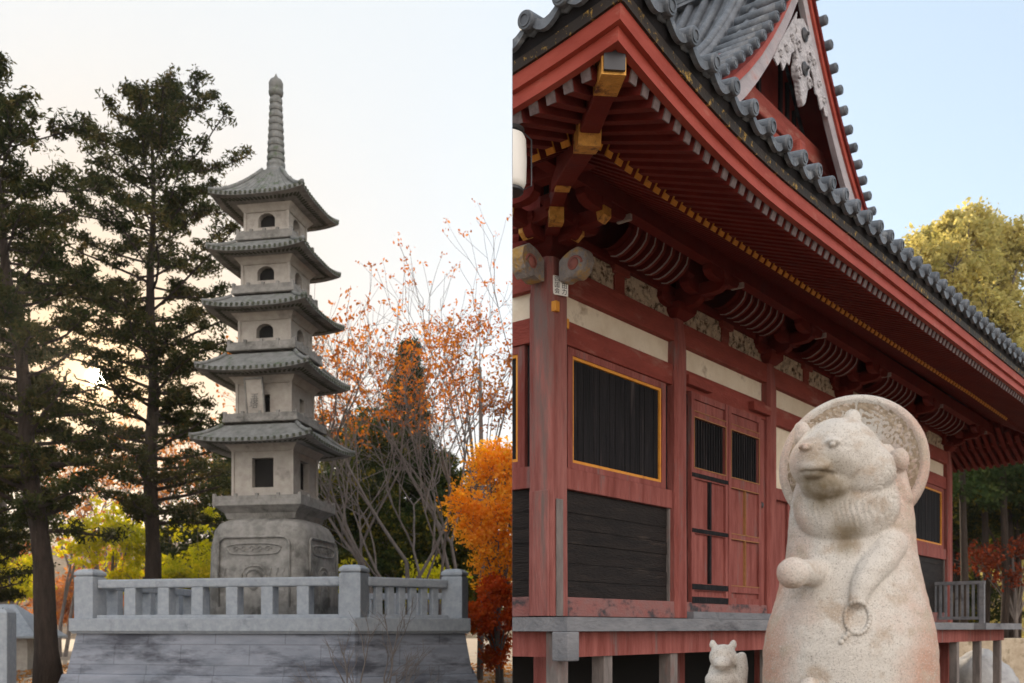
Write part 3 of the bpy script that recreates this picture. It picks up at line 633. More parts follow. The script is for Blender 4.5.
# tablet on second storey
tb = MB(); z = q(5.0)
tb.bar((-.10, -.86, z+.02), (-.10, -1.02, z+.88), .42, .05, up=(0,-1,.15))
tbo = tb.build('name_tablet', M['granite'], pg, bevel=.01)
tb = MB()
for x_ in (-.32, .12): tb.bar((x_, -.89, z+.02), (x_, -1.05, z+.88), .03, .05, up=(0,-1,.15))
for zz in (.03, .86): tb.bar((-.33, -.89-.186*zz, z+zz), (.13, -.89-.186*zz, z+zz), .03, .05)
tb.build('tablet_frame', M['granite2'], tbo)
def text(body, size, loc, rot, m, parent, name='inscription', ext=.004):
    c = bpy.data.curves.new(name, 'FONT'); c.body = body; c.size = size; c.extrude = ext; c.align_x = 'CENTER'; c.align_y = 'CENTER'; c.space_line = .95
    o = bpy.data.objects.new(name, c); COL.objects.link(o); dg = bpy.context.evaluated_depsgraph_get()
    me = bpy.data.meshes.new_from_object(o.evaluated_get(dg)); bpy.data.objects.remove(o)
    o = bpy.data.objects.new(name, me); COL.objects.link(o); me.materials.clear(); me.materials.append(m); o.parent = parent; o.location = loc; o.rotation_euler = rot; return o
text('多\n宝\n塔', .23, (-.10, -.985, z+.46), (R(90-10), 0, 0), M['granite2'], tbo)
# finial
b = MB(); zt = q(11.10)
prof = [(.27, 0), (.27, .06), (.23, .10), (.215, .16)]
z_ = .16; n = 10; r_ = .215
for k in range(n):
    r1 = .215-.075*k/n; hh = .175
    prof += [(r1, z_), (r1+.012, z_+hh*.3), (r1+.005, z_+hh*.62), (r1-.03, z_+hh*.72), (r1-.03, z_+hh*.95)]; z_ += hh
b.lathe(prof, (0, 0, zt), 24); fin = b.build('finial', M['roofstone'], pg, smooth=False)
b = MB(); b.lathe([(.11, 0), (.165, .03), (.18, .10), (.175, .14), (.15, .16), (.17, .19), (.175, .32), (.14, .40), (.06, .45), (.025, .52), (.005, .57)], (0, 0, zt+z_), 20)
b.build('finial_jewel', M['roofstone'], fin, smooth=True)

# ------------------------------------------------------------------ left foreground bits
t = root('stone_marker_post', XY(-6, 22), R(8), 'plain blue grey stone post cut by the left edge of the picture', 'post')
b = MB(); b.loft([[(-.38,-.3,0),(.38,-.3,0),(.38,.3,0),(-.38,.3,0)], [(-.38,-.3,2.0),(.38,-.3,2.0),(.38,.3,2.0),(-.38,.3,2.0)], [(-.30,-.24,2.08),(.30,-.24,2.08),(.30,.24,2.08),(-.30,.24,2.08)]])
b.build('shaft', M['platform'], t, bevel=.02)
t = root('small_hut', XY(8, 38), R(5), 'small pale walled hut with a grey pitched roof beyond the left tree', 'hut')
b = MB(); b.box(-1.3, .72, 0, 2.4, 0, 1.25); b.build('wall', M['granite'], t)
b = MB(); b.loft([[(-1.9,-.5,1.25),(1.22,-.5,1.25),(1.22,2.9,1.25),(-1.9,2.9,1.25)],[(-1.9,-.5,1.33),(1.22,-.5,1.33),(1.22,2.9,1.33),(-1.9,2.9,1.33)],[(-1.2,1.1,2.6),(-.2,1.1,2.6),(-.2,1.3,2.6),(-1.2,1.3,2.6)]]); b.build('roof', M['platform'], t)
bare_tree((-1.85, 13.2, 0), [(0,0,(-.28,0,1),.7),(.1,.1,(.12,0,1),.75),(-.1,.2,(.45,0,1),.65),(.05,0,(-.7,0,1),.6),(.15,0,(.8,.1,1),.5)], 'leafless twiggy shrub in front of the right end of the platform', 131, None, depth=4, r0=.022, spread=.5, name='bare_shrub', shrink=.72)

# ------------------------------------------------------------------ temple hall
TX, TY = .37, 10.0; D1 = Vector((.6311, .7757)); D2 = Vector((-.7757, .6311)); TLEN = 14.0
hall = root('temple_hall', (TX, TY, 0), math.atan2(D1.y, D1.x), 'red timber temple hall with deep tiled eaves, carved friezes and a raised veranda', 'temple')
def wx(t, s): return TX + D1.x*t + D2.x*s
XC = .004      # the hall ends at its cut side wall, world x = XC
CN = Vector((D1.x, D2.x, 0)); CP = CN * ((XC-TX)/CN.length_squared)
def tb(mb, name, mats, parent=hall, smooth=False, bevel=0, recalc=True, loc=None, shared=None):
    """build a hall part; pieces reaching past the end wall plane are trimmed and closed there"""
    off = Vector(loc or (0,0,0)); pv = parent
    while pv is not None and pv is not hall: off += pv.location; pv = pv.parent
    xs = [wx(v[0]+off.x, v[1]+off.y) for v in (mb.v if mb else shared_v)]
    if max(xs) < XC+.002: return None
    if min(xs) >= XC: return mb.build(name, mats, parent, smooth, bevel, loc, recalc)
    o = mb.build(name, mats, parent, smooth, 0, loc, recalc)
    bm = bmesh.new(); bm.from_mesh(o.data)
    r_ = bmesh.ops.bisect_plane(bm, geom=bm.verts[:]+bm.edges[:]+bm.faces[:], plane_co=CP-off, plane_no=CN, clear_inner=True)
    ed = [e for e in r_['geom_cut'] if isinstance(e, bmesh.types.BMEdge)]
    try: bmesh.ops.holes_fill(bm, edges=ed, sides=0)
    except Exception: pass
    bm.to_mesh(o.data); bm.free(); return o
H = lambda h: h + E
def FT(side): return {'f': lambda u, w_, z: (u, -w_, z), 'l': lambda u, w_, z: (-w_, u, z), 'r': lambda u, w_, z: (TLEN+w_, u, z)}[side]
def fb(mb, side, u0, u1, w0, w1, h0, h1, mi=0):
    F = FT(side); a = F(u0, w0, 0); c = F(u1, w1, 0)
    mb.box(min(a[0],c[0]), max(a[0],c[0]), min(a[1],c[1]), max(a[1],c[1]), H(h0), H(h1), mi)
def one(side, u0, u1, w0, w1, h0, h1, name, m, parent=hall, bevel=.008):
    b = MB(); fb(b, side, u0, u1, w0, w1, h0, h1); return tb(b, name, m, parent, bevel=bevel)

COLS = [0, 2.52, 5.12, 7.88, 10.8, 14.0]; LC = [0, 2.6]
# core volume of the building (interior, dark), set behind the wall boards
b = MB(); b.box(.10, TLEN-.1, .10, 9.0, H(-.3), H(4.6)); tb(b, 'interior', M['dark'])
# columns
def column(t, s, hw, h1=3.75):
    b = MB(); c = hw*.28
    def oc(k, z): 
        a = hw*k; d = a-c
        return [(t-d,s-a,z),(t+d,s-a,z),(t+a,s-d,z),(t+a,s+d,z),(t+d,s+a,z),(t-d,s+a,z),(t-a,s+d,z),(t-a,s-d,z)]
    b.loft([oc(1.04, H(.12)), oc(1, H(1.5)), oc(1, H(3.35)), oc(.86, H(3.62)), oc(.80, H(h1))]); return tb(b, 'column', M['worncol'] if hw > .15 else M['redcol'], bevel=.006)
corner_col = None
for i, t in enumerate(COLS):
    o = column(t, 0, .155 if i == 0 else .135)
    if i == 0: corner_col = o
column(TLEN, 5, .135)
# weathered cladding at foot of corner column
b = MB(); b.box(-.19, -.164, -.14, .10, H(.12), H(1.38)); tb(b, 'base_cladding', M['worncol'], bevel=.006)
b = MB(); b.box(-.09, .02, -.176, -.163, H(.12), H(1.30)); tb(b, 'base_cladding', M['greypost'], bevel=.004)
# paper votive stickers on the corner column
b = MB(); b.box(-.16, .0, -.1578, -.155, H(3.33), H(3.52))
F45 = R(0)
stk = MB(); stk.box(-.075, .095, -.008, 0, -.095, .095); 
s_o = stk.build('paper_sticker', M['white'], hall); s_o.location = (-.045, -.175, H(3.44)); s_o.rotation_euler = (0, 0, R(-25))
text('四\n国\n会', .062, (-.032, -.0095, 0), (R(90),0,0), M['ink'], s_o, ext=.001); text('松\n田\n力', .062, (.052, -.0095, 0), (R(90),0,0), M['ink'], s_o, ext=.001)

def bay(side, u0, u1, kind):
    a, c = u0+.12, u1-.12
    one(side, a, c, .0, .10, .12, .32, 'ground_sill', M['redgrey'])
    one(side, a, c, -.05, .075, 2.93, 3.18, 'wall_beam', M['red'])
    one(side, a, c, -.05, .012, 3.18, 3.46, 'plaster_band', M['plaster'], bevel=0)
    one(side, a, c, -.05, .095, 3.46, 3.72, 'tie_beam', M['red'])
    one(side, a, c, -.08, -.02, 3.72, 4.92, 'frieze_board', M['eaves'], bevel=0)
    # two carved panels with struts
    mid = (a+c)/2; wp = (c-a)*.26
    for k, cx in enumerate((mid-(c-a)*.23, mid+(c-a)*.23)):
        F = FT(side); b = MB()
        sh = [(-wp,3.725),(wp,3.725),(wp*1.02,3.80),(wp*.86,3.93),(wp*.70,4.01),(-wp*.70,4.01),(-wp*.86,3.93),(-wp*1.02,3.80)]
        b.prism(sh, lambda p: F(cx+p[0], -.02, H(p[1])), lambda p: F(cx+p[0], .03, H(p[1])))
        pn = tb(b, 'carved_panel', M['carve'])
        b = MB()
        rr = random.Random(int(cx*100)+k)
        for j in range(8):
            ux = cx + rr.uniform(-.72, .72)*wp; zz = rr.uniform(3.77, 3.95)
            b.lathe([(.001,.0),(.05,.0),(.045,.02),(.02,.035),(.001,.03)], F(ux, .03, H(zz)), 8, axis=F(0,1,0))
            b.tube([F(ux,.035,H(zz)), F(ux+rr.uniform(-.08,.08),.05,H(zz+rr.uniform(-.05,.05))), F(ux+rr.uniform(-.15,.15),.035,H(min(3.98,zz+rr.uniform(-.05,.08))))], .012, 5)
        if pn: tb(b, 'relief', M['carve'], pn, smooth=True)
    one(side, mid-.10, mid+.10, -.02, .055, 3.72, 4.0, 'strut', M['red'])
    one(side, mid-.16, mid+.16, -.02, .09, 3.94, 4.02, 'strut_block', M['red'])
    one(side, a-.1, c+.1, -.03, .07, 4.02, 4.12, 'upper_beam', M['eaves'])
    if kind == 'window':
        one(side, a, c, -.05, .07, 1.44, 1.66, 'wall_beam', M['redcol'])
        one(side, a, c, -.05, .0, 1.66, 2.93, 'black_backing', M['blackwood'], bevel=0)
        wr = MB(); one(side, a+.0, a+.14, .0, .004, 1.66, 2.93, 'shadow_gap', M['blackpanel'], bevel=0); x0, x1 = a+.15, c-.13
        for (p0, p1, q0, q1) in ((x0, x0+.09, 1.665, 2.925), (x1-.09, x1, 1.665, 2.925), (x0+.09, x1-.09, 2.85, 2.925), (x0+.09, x1-.09, 1.665, 1.73)): fb(wr, side, p0, p1, 0, .05, q0, q1)
        wf = tb(wr, 'window', M['redcol'])
        gd = MB(); y0, y1 = x0+.09, x1-.09
        for (p0, p1, q0, q1) in ((y0, y0+.032, 1.73, 2.85), (y1-.032, y1, 1.73, 2.85), (y0+.032, y1-.032, 2.818, 2.85), (y0+.032, y1-.032, 1.73, 1.762)): fb(gd, side, p0, p1, 0, .038, q0, q1)
        if wf: tb(gd, 'gilt_frame', M['goldpaint'], wf)
        sl_ = MB(); n_ = 17; ww = (y1-y0-.064)/n_
        for k in range(n_):
            fb(sl_, side, y0+.032+k*ww+.002, y0+.032+(k+1)*ww-.002, .0, .010+.008*((k*7) % 3)/2, 1.762, 2.818)
        if wf: tb(sl_, 'shutter_boards', M['blackwood'], wf)
        lp = MB(); fb(lp, side, a, c, -.05, .005, .32, 1.44)
        lpo = tb(lp, 'lower_panel', M['blackpanel'])
        fr = MB(); fb(fr, side, a, a+.05, .005, .045, .32, 1.44); fb(fr, side, c-.05, c, .005, .045, .32, 1.44); tb(fr, 'panel_frame', M['greypost'])
        zz = .325; rb_ = random.Random(int(u0*10)+3)
        while zz < 1.43:
            hb_ = min(rb_.uniform(.15, .24), 1.437-zz); gp = MB(); fb(gp, side, a+.052, c-.052, .005, .012+rb_.uniform(0, .012), zz, zz+hb_-.006)
            if lpo: tb(gp, 'charred_board', M['charred'], lpo, bevel=.003)
            zz += hb_
    elif kind == 'door':
        one(side, a, c, -.05, -.02, .32, 2.93, 'wall_panel', M['redcol'], bevel=0)
        for (p0, p1) in ((a, a+.11), (c-.16, c)): one(side, p0, p1, -.02, .06, .32, 2.93, 'door_post', M['redcol'])
        one(side, a+.11, a+.17, -.02, .045, .32, 2.9, 'dark_jamb', M['blackwood'])
        one(side, a, a+.62, .075, .16, 2.98, 3.10, 'pivot_block', M['red']); one(side, c-.55, c, .075, .16, 2.98, 3.10, 'pivot_block', M['red'])
        L0, L1 = a+.17, c-.20; mid = (L0+L1)/2
        for k, (p0, p1) in enumerate(((L0, mid-.008), (mid+.008, L1))):
            d = MB(); st = .075; W0 = .055; W1 = .10
            fb(d, side, p0, p0+st, W0-.04, W1, .30, 2.93); fb(d, side, p1-st, p1, W0-.04, W1, .30, 2.93)
            rails = [(.30,.40),(.47,.56),(1.18,1.25),(1.86,2.0),(2.62,2.70),(2.85,2.93)]
            for (r0, r1) in rails: fb(d, side, p0+st, p1-st, W0-.04, W1-.006, r0, r1)
            do = tb(d, 'door', M['redcol'])
            for (r0, r1) in ((.40,.47),(.56,1.18),(1.25,1.86),(2.70,2.85)):
                pnl = MB(); fb(pnl, side, p0+st, p1-st, W0-.05, W0+.01, r0, r1); tb(pnl, 'door_panel', M['redcol'], do)
            wd = MB(); fb(wd, side, p0+st, p1-st, W0-.05, W0-.02, 2.0, 2.62)
            nn = 12; ww = (p1-p0-2*st)/nn
            for j in range(nn): fb(wd, side, p0+st+ww*(j+.25), p0+st+ww*(j+.75), W0-.02, W0+.01, 2.0, 2.62)
            tb(wd, 'lattice_window', M['blackwood'], do)
            tr = MB(); mm = (p0+p1)/2; mt = M['blackwood'] if k == 0 else M['nosegold']; tw = .022 if k == 0 else .006
            fb(tr, side, mm-tw, mm+tw, W0+.01, W1+.004, .56, 1.18); fb(tr, side, mm-tw, mm+tw, W0+.01, W1+.004, 1.25, 1.86)
            if k == 0:
                for (r0, r1) in ((.31,.39),(.48,.55),(1.19,1.24),(1.88,1.93)): fb(tr, side, p0+.01, p1-.01, W1-.006, W1+.006, r0, r1)
            else:
                for r0 in (1.18,1.25,1.86,.56): fb(tr, side, p0+st, p1-st, W1-.006, W1+.002, r0-.005, r0+.005)
            tb(tr, 'door_moulding', mt, do)
            gt = MB()
            for (p_, q_, r0, r1) in ((p0+st-.012, p0+st, 2.0, 2.62), (p1-st, p1-st+.012, 2.0, 2.62), (p0+st-.012, p1-st+.012, 2.62, 2.632), (p0+st-.012, p1-st+.012, 1.988, 2.0), (p0+st-.012, p1-st+.012, 2.695, 2.705)): fb(gt, side, p_, q_, W1-.006, W1+.004, r0, r1)
            tb(gt, 'gilt_trim', M['nosegold'], do)
            if k == 1:
                hb = MB(); F = FT(side); hb.lathe([(.001,0),(.04,0),(.05,.02),(.03,.04),(.001,.045)], F(p1+.05, .06, H(1.72)), 12, axis=F(0,1,0)); tb(hb, 'door_knob', M['metal'], do)
        th = MB(); fb(th, side, a, c, .10, .22, .115, .20); tb(th, 'threshold', M['greywood'])
    else:
        one(side, a, c, -.05, .0, 2.0, 2.93, 'plaster_wall', M['plaster'], bevel=0)
        one(side, a, c, -.05, .07, 1.85, 2.02, 'wall_beam', M['redcol'])
        one(side, a, c, -.05, .0, .32, 1.85, 'wall_panel', M['redcol'], bevel=0)
        for k in range(5): one(side, a+(c-a)*k/4-.03, a+(c-a)*k/4+.03, .0, .04, .32, 1.85, 'batten', M['redcol'])
for i, k in enumerate(('window', 'door', 'white', 'white', 'window')): bay('f', COLS[i], COLS[i+1], k)
bay('l', LC[0], LC[1], 'window')
# small brass fittings on the corner column
for (x, y, z) in ((.155, -.10, 3.12), (-.10, -.165, 3.22)):
    b = MB(); b.box(x-.03, x+.03, y-.03, y+.03, H(z)-.05, H(z)+.05); tb(b, 'brass_fitting', M['goldpaint'])

# carved scroll nosings on the corner column
def nosing(side, nm='scroll_nosing'):
    F = FT(side); b = MB()
    out = [(.12,3.45),(.20,3.44),(.28,3.47),(.34,3.44),(.42,3.50),(.47,3.60),(.45,3.70),(.36,3.76),(.26,3.74),(.18,3.70),(.12,3.66)]
    b.prism(out, lambda p: F(-.085, p[0]+.06, H(p[1]+.02)), lambda p: F(.085, p[0]+.06, H(p[1]+.02)))
    o = tb(b, nm, M['nose'], bevel=.05)
    if not o: return
    for sgn in (-1, 1):
        b = MB(); pts = []
        for k in range(26):
            a = k*.32; r_ = .095*(1-k/30); pts.append(F(sgn*.088, .38+r_*math.cos(a), H(3.60+r_*math.sin(a)*.9)))
        b.tube(pts, [.014*(1-k/50) for k in range(26)], 6); tb(b, 'scroll_line', M['metal'] if sgn > 0 else M['nosered'], o, smooth=True)
        b = MB(); b.lathe([(.001,0),(.055,0),(.05,.015),(.001,.02)], F(sgn*.083, .38, H(3.61)), 14, axis=F(sgn,0,0)); tb(b, 'scroll_eye', M['nosered'], o, smooth=True)
nosing('f'); nosing('l')

# bracket sets
def bracket(side, u, corner=False):
    F = FT(side); b = MB()
    def blk(mb, u_, w_, z, s_, hh, mi=0):
        k = s_*.62
        mb.loft([[F(u_-k, w_-k, z), F(u_+k, w_-k, z), F(u_+k, w_+k, z), F(u_-k, w_+k, z)], [F(u_-s_, w_-s_, z+hh*.45), F(u_+s_, w_-s_, z+hh*.45), F(u_+s_, w_+s_, z+hh*.45), F(u_-s_, w_+s_, z+hh*.45)],
                 [F(u_-s_, w_-s_, z+hh), F(u_+s_, w_-s_, z+hh), F(u_+s_, w_+s_, z+hh), F(u_-s_, w_+s_, z+hh)]], mi)
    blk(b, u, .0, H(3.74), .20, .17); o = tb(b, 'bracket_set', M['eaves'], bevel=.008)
    if not o: return
    def arm_out(w1, z0, gold=True):
        m = MB(); P = [(-.05, z0+.14), (w1, z0+.14), (w1, z0+.06), (w1-.07, z0+.01), (w1-.16, z0), (-.05, z0)]
        m.prism(P, lambda p: F(u-.06, p[0], H(p[1])), lambda p: F(u+.06, p[0], H(p[1]))); tb(m, 'bracket_arm', M['eaves'], o, bevel=.006)
        if gold:
            g_ = MB(); g_.prism([(w1+.004, z0+.142), (w1+.004, z0+.055), (w1-.07, z0+.004), (w1-.10, z0+.142)], lambda p: F(u-.0635, p[0], H(p[1])), lambda p: F(u+.0635, p[0], H(p[1]))); tb(g_, 'gilt_end', M['gold'], o)
    def arm_cross(w_, z0, hl):
        m = MB(); P = [(-hl, z0+.13), (hl, z0+.13), (hl, z0+.07), (hl-.05, z0+.02), (hl-.14, z0), (-hl+.14, z0), (-hl+.05, z0+.02), (-hl, z0+.07)]
        m.prism(P, lambda p: F(u+p[0], w_-.055, H(p[1])), lambda p: F(u+p[0], w_+.055, H(p[1]))); tb(m, 'bracket_arm', M['eaves'], o, bevel=.006)
    arm_out(.40, 3.86, corner); arm_out(.72, 3.96, corner)
    arm_cross(.05, 3.855, .42); arm_cross(.34, 3.98, .34); arm_cross(.65, 4.058, .36)
    for (uu, ww, zz) in ((-.36,.05,3.99),(.36,.05,3.99),(0,.34,3.99),(-.28,.34,4.11),(.28,.34,4.11),(0,.65,4.095),(-.30,.65,4.185),(.30,.65,4.185)):
        m = MB(); blk(m, u+uu, ww, H(zz)-.004, .075, .10); tb(m, 'bearing_block', M['eaves'], o, bevel=.004)
    m = MB(); fb(m, side, u+.38, u+.42, .58, .74, 4.10, 4.16); tb(m, 'white_tip', M['tipwhite'], o)
for i, t in enumerate(COLS): bracket('f', t, i == 0)
bracket('l', 0, True)
# diagonal arms at the corner
for (w1, z0) in ((.42, 3.90), (.72, 4.05)):
    b = MB(); b.bar((0,0,H(z0+.07)), (-w1, -w1, H(z0+.07)), .13, .14); o = tb(b, 'corner_bracket_arm', M['eaves'], bevel=.01)
    if o:
        g_ = MB(); g_.bar((-w1+.08,-w1+.08,H(z0+.07)), (-w1-.004, -w1-.004, H(z0+.07)), .137, .147); tb(g_, 'gilt_end', M['gold'], o)
    b = MB(); b.box(-w1-.04, -w1+.13, -w1-.04, -w1+.13, H(z0+.145), H(z0+.24)); tb(b, 'bearing_block', M['eaves'], bevel=.01)
# curved ribs under the purlin
def ribs(side, u0, u1):
    F = FT(side); n_ = 7; a = u0+.86; c = u1-.60
    prof = [(.20, 4.015), (.27, 4.00), (.34, 4.015), (.41, 4.05), (.48, 4.10), (.53, 4.16), (.55, 4.24)]
    b = MB(); b.grid(lambda x, y: F(a-.1+(c-a+.2)*x, np.interp(y*6, range(7), [p[0] for p in prof])-.045, H(np.interp(y*6, range(7), [p[1] for p in prof])+.05)), 1, 12); tb(b, 'cove_board', M['eaves'], recalc=False)
    for k in range(n_):
        u = a + (c-a)*k/(n_-1); b = MB(); r0 = [F(u, p[0], H(p[1])) for p in prof]
        rings = [[F(u-.03, p[0]-.03, H(p[1]+.04)), F(u+.03, p[0]-.03, H(p[1]+.04)), F(u+.03, p[0]+.012, H(p[1]-.03)), F(u-.03, p[0]+.012, H(p[1]-.03))] for p in prof]
        b.loft(rings); o = tb(b, 'cove_rib', M['eaves'])
        if o:
            w_ = MB(); w_.loft([[F(u-.033, p[0]+.005, H(p[1]-.022)), F(u-.024, p[0]+.005, H(p[1]-.022)), F(u-.024, p[0]+.014, H(p[1]-.033)), F(u-.033, p[0]+.014, H(p[1]-.033))] for p in prof]); tb(w_, 'white_edge', M['tipwhite'], o)
for i in range(5): ribs('f', COLS[i], COLS[i+1])
ribs('l', 0, 2.6)
# eaves purlin
b = MB(); fb(b, 'f', -1.0, TLEN+1.0, .58, .72, 4.19, 4.40); tb(b, 'eaves_purlin', M['eaves'])
b = MB(); fb(b, 'l', -1.0, 9, .583, .717, 4.192, 4.398); tb(b, 'eaves_purlin', M['eaves'])

# ---------------- eaves
OV = 2.43
def up(t, k=1.0):
    a = max(0, min(1, (.4-t)/2.83))**2.2; c = max(0, min(1, (t-(TLEN-.4))/2.83))**2.2
    return k*(.28*a+.28*c) + .012*max(0, min(10, t))
def upl(s, k=1.0): return k*.28*max(0, min(1, (.4-s)/2.83))**2.2
def sweep(side, prof, name, m, tmax=TLEN, parent=hall, n=70):
    F = FT(side); rings = []
    for i in range(n+1):
        g_ = i/n; g2 = (1-math.cos(math.pi*g_))/2 if side == 'f' else g_**1.4
        ring_ = []
        for (w_, z) in prof:
            if side == 'f': t = -w_ + (TLEN+2*w_)*g2; ring_.append((t, -w_, H(z+up(t))))
            else: s = -w_ + (9+w_)*g2; ring_.append(F(s, w_, H(z+upl(s))))
        rings.append(ring_)
    b = MB(); b.loft(rings); return tb(b, name, m, parent)
for side in 'flr':
    sweep(side, [(2.34,3.70),(2.40,3.70),(2.40,3.80),(2.34,3.80)], 'fascia_board', M['fascia'])
    sweep(side, [(2.34,3.80),(2.44,3.803),(2.455,3.90),(2.34,3.90)], 'fascia_board', M['fascia'])
    sweep(side, [(2.40,3.903),(2.475,3.903),(2.485,3.975),(2.40,3.975)], 'gilt_strip', M['strip'])
    sweep(side, [(2.30,3.978),(2.47,3.978),(2.50,4.05),(2.30,4.12)], 'eaves_edge_board', M['blackpanel'])
    sweep(side, [(1.46,3.99),(1.56,3.985),(1.56,4.05),(1.46,4.06)], 'rafter_batten', M['fascia'])
# soffit boards
def soffit(side, w0, z0, w1, z1, k0, k1):
    b = MB(); N = 60
    def fn(x, y):
        w_ = w0 + (w1-w0)*y; z = z0 + (z1-z0)*y; k = k0+(k1-k0)*y
        if side == 'f': t = -w_ + (TLEN+2*w_)*x; return (t, -w_, H(z+up(t, k)))
        s = -w_ + (6+w_)*x; return FT(side)(s, w_, H(z+upl(s, k)))
    b.grid(fn, N, 1); 
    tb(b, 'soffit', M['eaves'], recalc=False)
for side in 'flr': soffit(side, 2.38, 3.79, 1.48, 4.10, 1, .55); soffit(side, 1.54, 4.05, .0, 4.90, .55, 0)
# rafters
RS = .155
cnt = {0: 0, 1: 0}
def rafters(side):
    F = FT(side); rest = {0: MB(), 1: MB()}
    U = up if side == 'f' else upl
    n_ = int((TLEN+2*OV-.3)/RS) if side == 'f' else (22 if side == 'l' else 48)
    shared = {}
    for k in range(n_):
        t = -2.24 + k*RS
        for tier, (w0, z0, w1, z1, k0, k1, hh, wd) in enumerate(((2.33, 3.68, 1.44, 4.00, 1, .55, .10, .075), (1.52, 3.93, .66, 4.43, .55, .1, .11, .08))):
            lim = w1; tt = t if side != 'f' else (t if t < TLEN/2 else TLEN-t)
            if tt < -w0+.08: continue
            if -tt > lim: lim = -tt
            if w0-lim < .1: continue
            f = (w0-lim)/(w0-w1); za = z0; zb = z0+(z1-z0)*f; ua = U(t, k0); ub = U(t, k0+(k1-k0)*f)
            a = Vector(F(t, w0, H(za+ua))); c = Vector(F(t, lim, H(zb+ub)))
            if cnt[tier] < 100 and side != 'r':
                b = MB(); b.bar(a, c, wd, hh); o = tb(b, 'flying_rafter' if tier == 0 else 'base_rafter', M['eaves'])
                if o:
                    cnt[tier] += 1
                    g_ = MB(); d = (c-a).normalized()
                    g_.bar(a-d*.004, a+d*(.010 if tier == 0 else .012), wd+.004, hh+.004); tb(g_, 'rafter_tip', M['tipgrey'] if tier == 0 else M['goldpaint'], o)
            else: rest[tier].bar(a, c, wd, hh)
    for tier in (0, 1):
        if rest[tier].v:
            o = tb(rest[tier], 'flying_rafter' if tier == 0 else 'base_rafter', M['eaves'])
            if o: tag(o, kind='stuff')
rafters('l'); rafters('f'); rafters('r')
# hip rafter at the corner with gilt wraps
def diag(d, z): return Vector((-d, -d, H(z)))
b = MB(); b.bar(diag(.55, 4.22), diag(1.66, 3.90), .17, .23); o1 = tb(b, 'hip_rafter', M['eaves'], bevel=.012)
g_ = MB(); g_.bar(diag(1.50, 3.946), diag(1.665, 3.898), .182, .242); tb(g_, 'gilt_wrap', M['gold'], o1)
b = MB(); b.bar(diag(1.45, 3.99), diag(2.30, 3.93), .16, .21); o2 = tb(b, 'hip_rafter', M['eaves'], bevel=.012)
g_ = MB(); g_.bar(diag(2.09, 3.945), diag(2.305, 3.93), .172, .222); tb(g_, 'gilt_wrap', M['gold'], o2)
g_ = MB(); g_.bar(diag(2.22, 4.055), diag(2.33, 4.05), .20, .035); g_.bar(diag(2.308, 3.93), diag(2.325, 3.93), .15, .19); tb(g_, 'metal_cap', M['metal'], o2)

# ---------------- roof
def prof(d):
    q_ = max(0, min(1, (d-2.5)/3.5)); return 4.06 + .33*d + .036*d*d - .38*q_*q_*(3-2*q_) + .14*max(0, d-7.4)**2
TC = TLEN/2; SV = .30
def skirt(u, d):     # front skirt point; u world t, d distance in from eave
    return (u, -(2.52-d), H(prof(d) + up(u)*(max(0, 1-d/3.2)**1.6)))
b = MB()
b.grid(lambda x, y: (lambda d: skirt(-(2.52-d) + (TLEN+2*(2.52-d))*x, d))(3.1*y), 90, 10)
def lslope(side, s, d):
    t = -2.52+d if side < 0 else TLEN+2.52-d
    k = upl(s)*(max(0, 1-d/3.2)**1.6)
    return (t, s, H(prof(d)+k))
for sd_ in (-1, 1):
    def fn(x, y, sd_=sd_):
        d = 9.52*y; s0 = max(-(2.52-d), -2.52); s0 = s0 if d < 2.52+SV else SV
        return lslope(sd_, s0 + (9-s0)*x, d)
    b.grid(fn, 14, 28)
roof = tb(b, 'roof', M['tile'], recalc=False)
# rolls of round tiles
b = MB()
t = -2.35
while t < TLEN+2.4:
    tt = t if t < TC else TLEN-t; dm = 2.95 if tt > 0 else max(.25, 2.52+tt)
    b.tube([Vector(skirt(t, d))+Vector((0,0,.05)) for d in np.linspace(-.02, dm, 7)], .075, 7); t += .33
tb(b, 'roof_tile_rolls', M['tile'], roof, smooth=True)
b = MB(); s = -2.35
while s < 7.4:
    dm = 9.45 if s > SV+.3 else max(.25, 2.52+s)
    if wx(-2.52, s) > XC-8: b.tube([Vector(lslope(-1, s, d))+Vector((0,0,.05)) for d in np.linspace(-.02, dm, 20)], .075, 7)
    s += .30
tb(b, 'roof_tile_rolls', M['tile'], roof, smooth=True)
# eave discs and drop tiles
dm_ = MB(); dm_.lathe([(.001,.10),(.062,.10),(.069,.085),(.069,-.12)][::-1], n=20); dm_.lathe([(.045,.095),(.045,.108),(.035,.108),(.035,.095)], n=16)
def disc(p, ax, parent=roof, name='eave_tile_end', sc=1.0):
    m = MB(); qn = Vector((0,0,1)).rotation_difference(Vector(ax))
    m.v = [tuple(qn @ (Vector(v)*sc) + Vector(p)) for v in dm_.v]; m.f = dm_.f; m.m = dm_.m; return tb(m, name, M['tile'], parent)
t = -2.35; prev = None; dr = MB()
def drop(mb, side, t0, t1):
    F = FT(side); U = up if side == 'f' else upl; n_ = 8; top = []; bot = []
    for i in range(n_+1):
        x = i/n_; t_ = t0+(t1-t0)*x; sag = .085*math.sin(math.pi*x)
        top.append((t_, 4.15-sag*.95)); bot.append((t_, 4.12-sag*.95-.02-.02*math.sin(math.pi*x)))
    P = top + bot[::-1]
    mb.prism(P, lambda p: F(p[0], 2.52, H(p[1]+U(p[0]))), lambda p: F(p[0], 2.56, H(p[1]+U(p[0]))))
    mb.grid(lambda x, y: F(t0+(t1-t0)*x, 2.56-.5*y, H(4.145 - .085*.95*math.sin(math.pi*x) + .17*y + U(t0+(t1-t0)*x))), 8, 1)
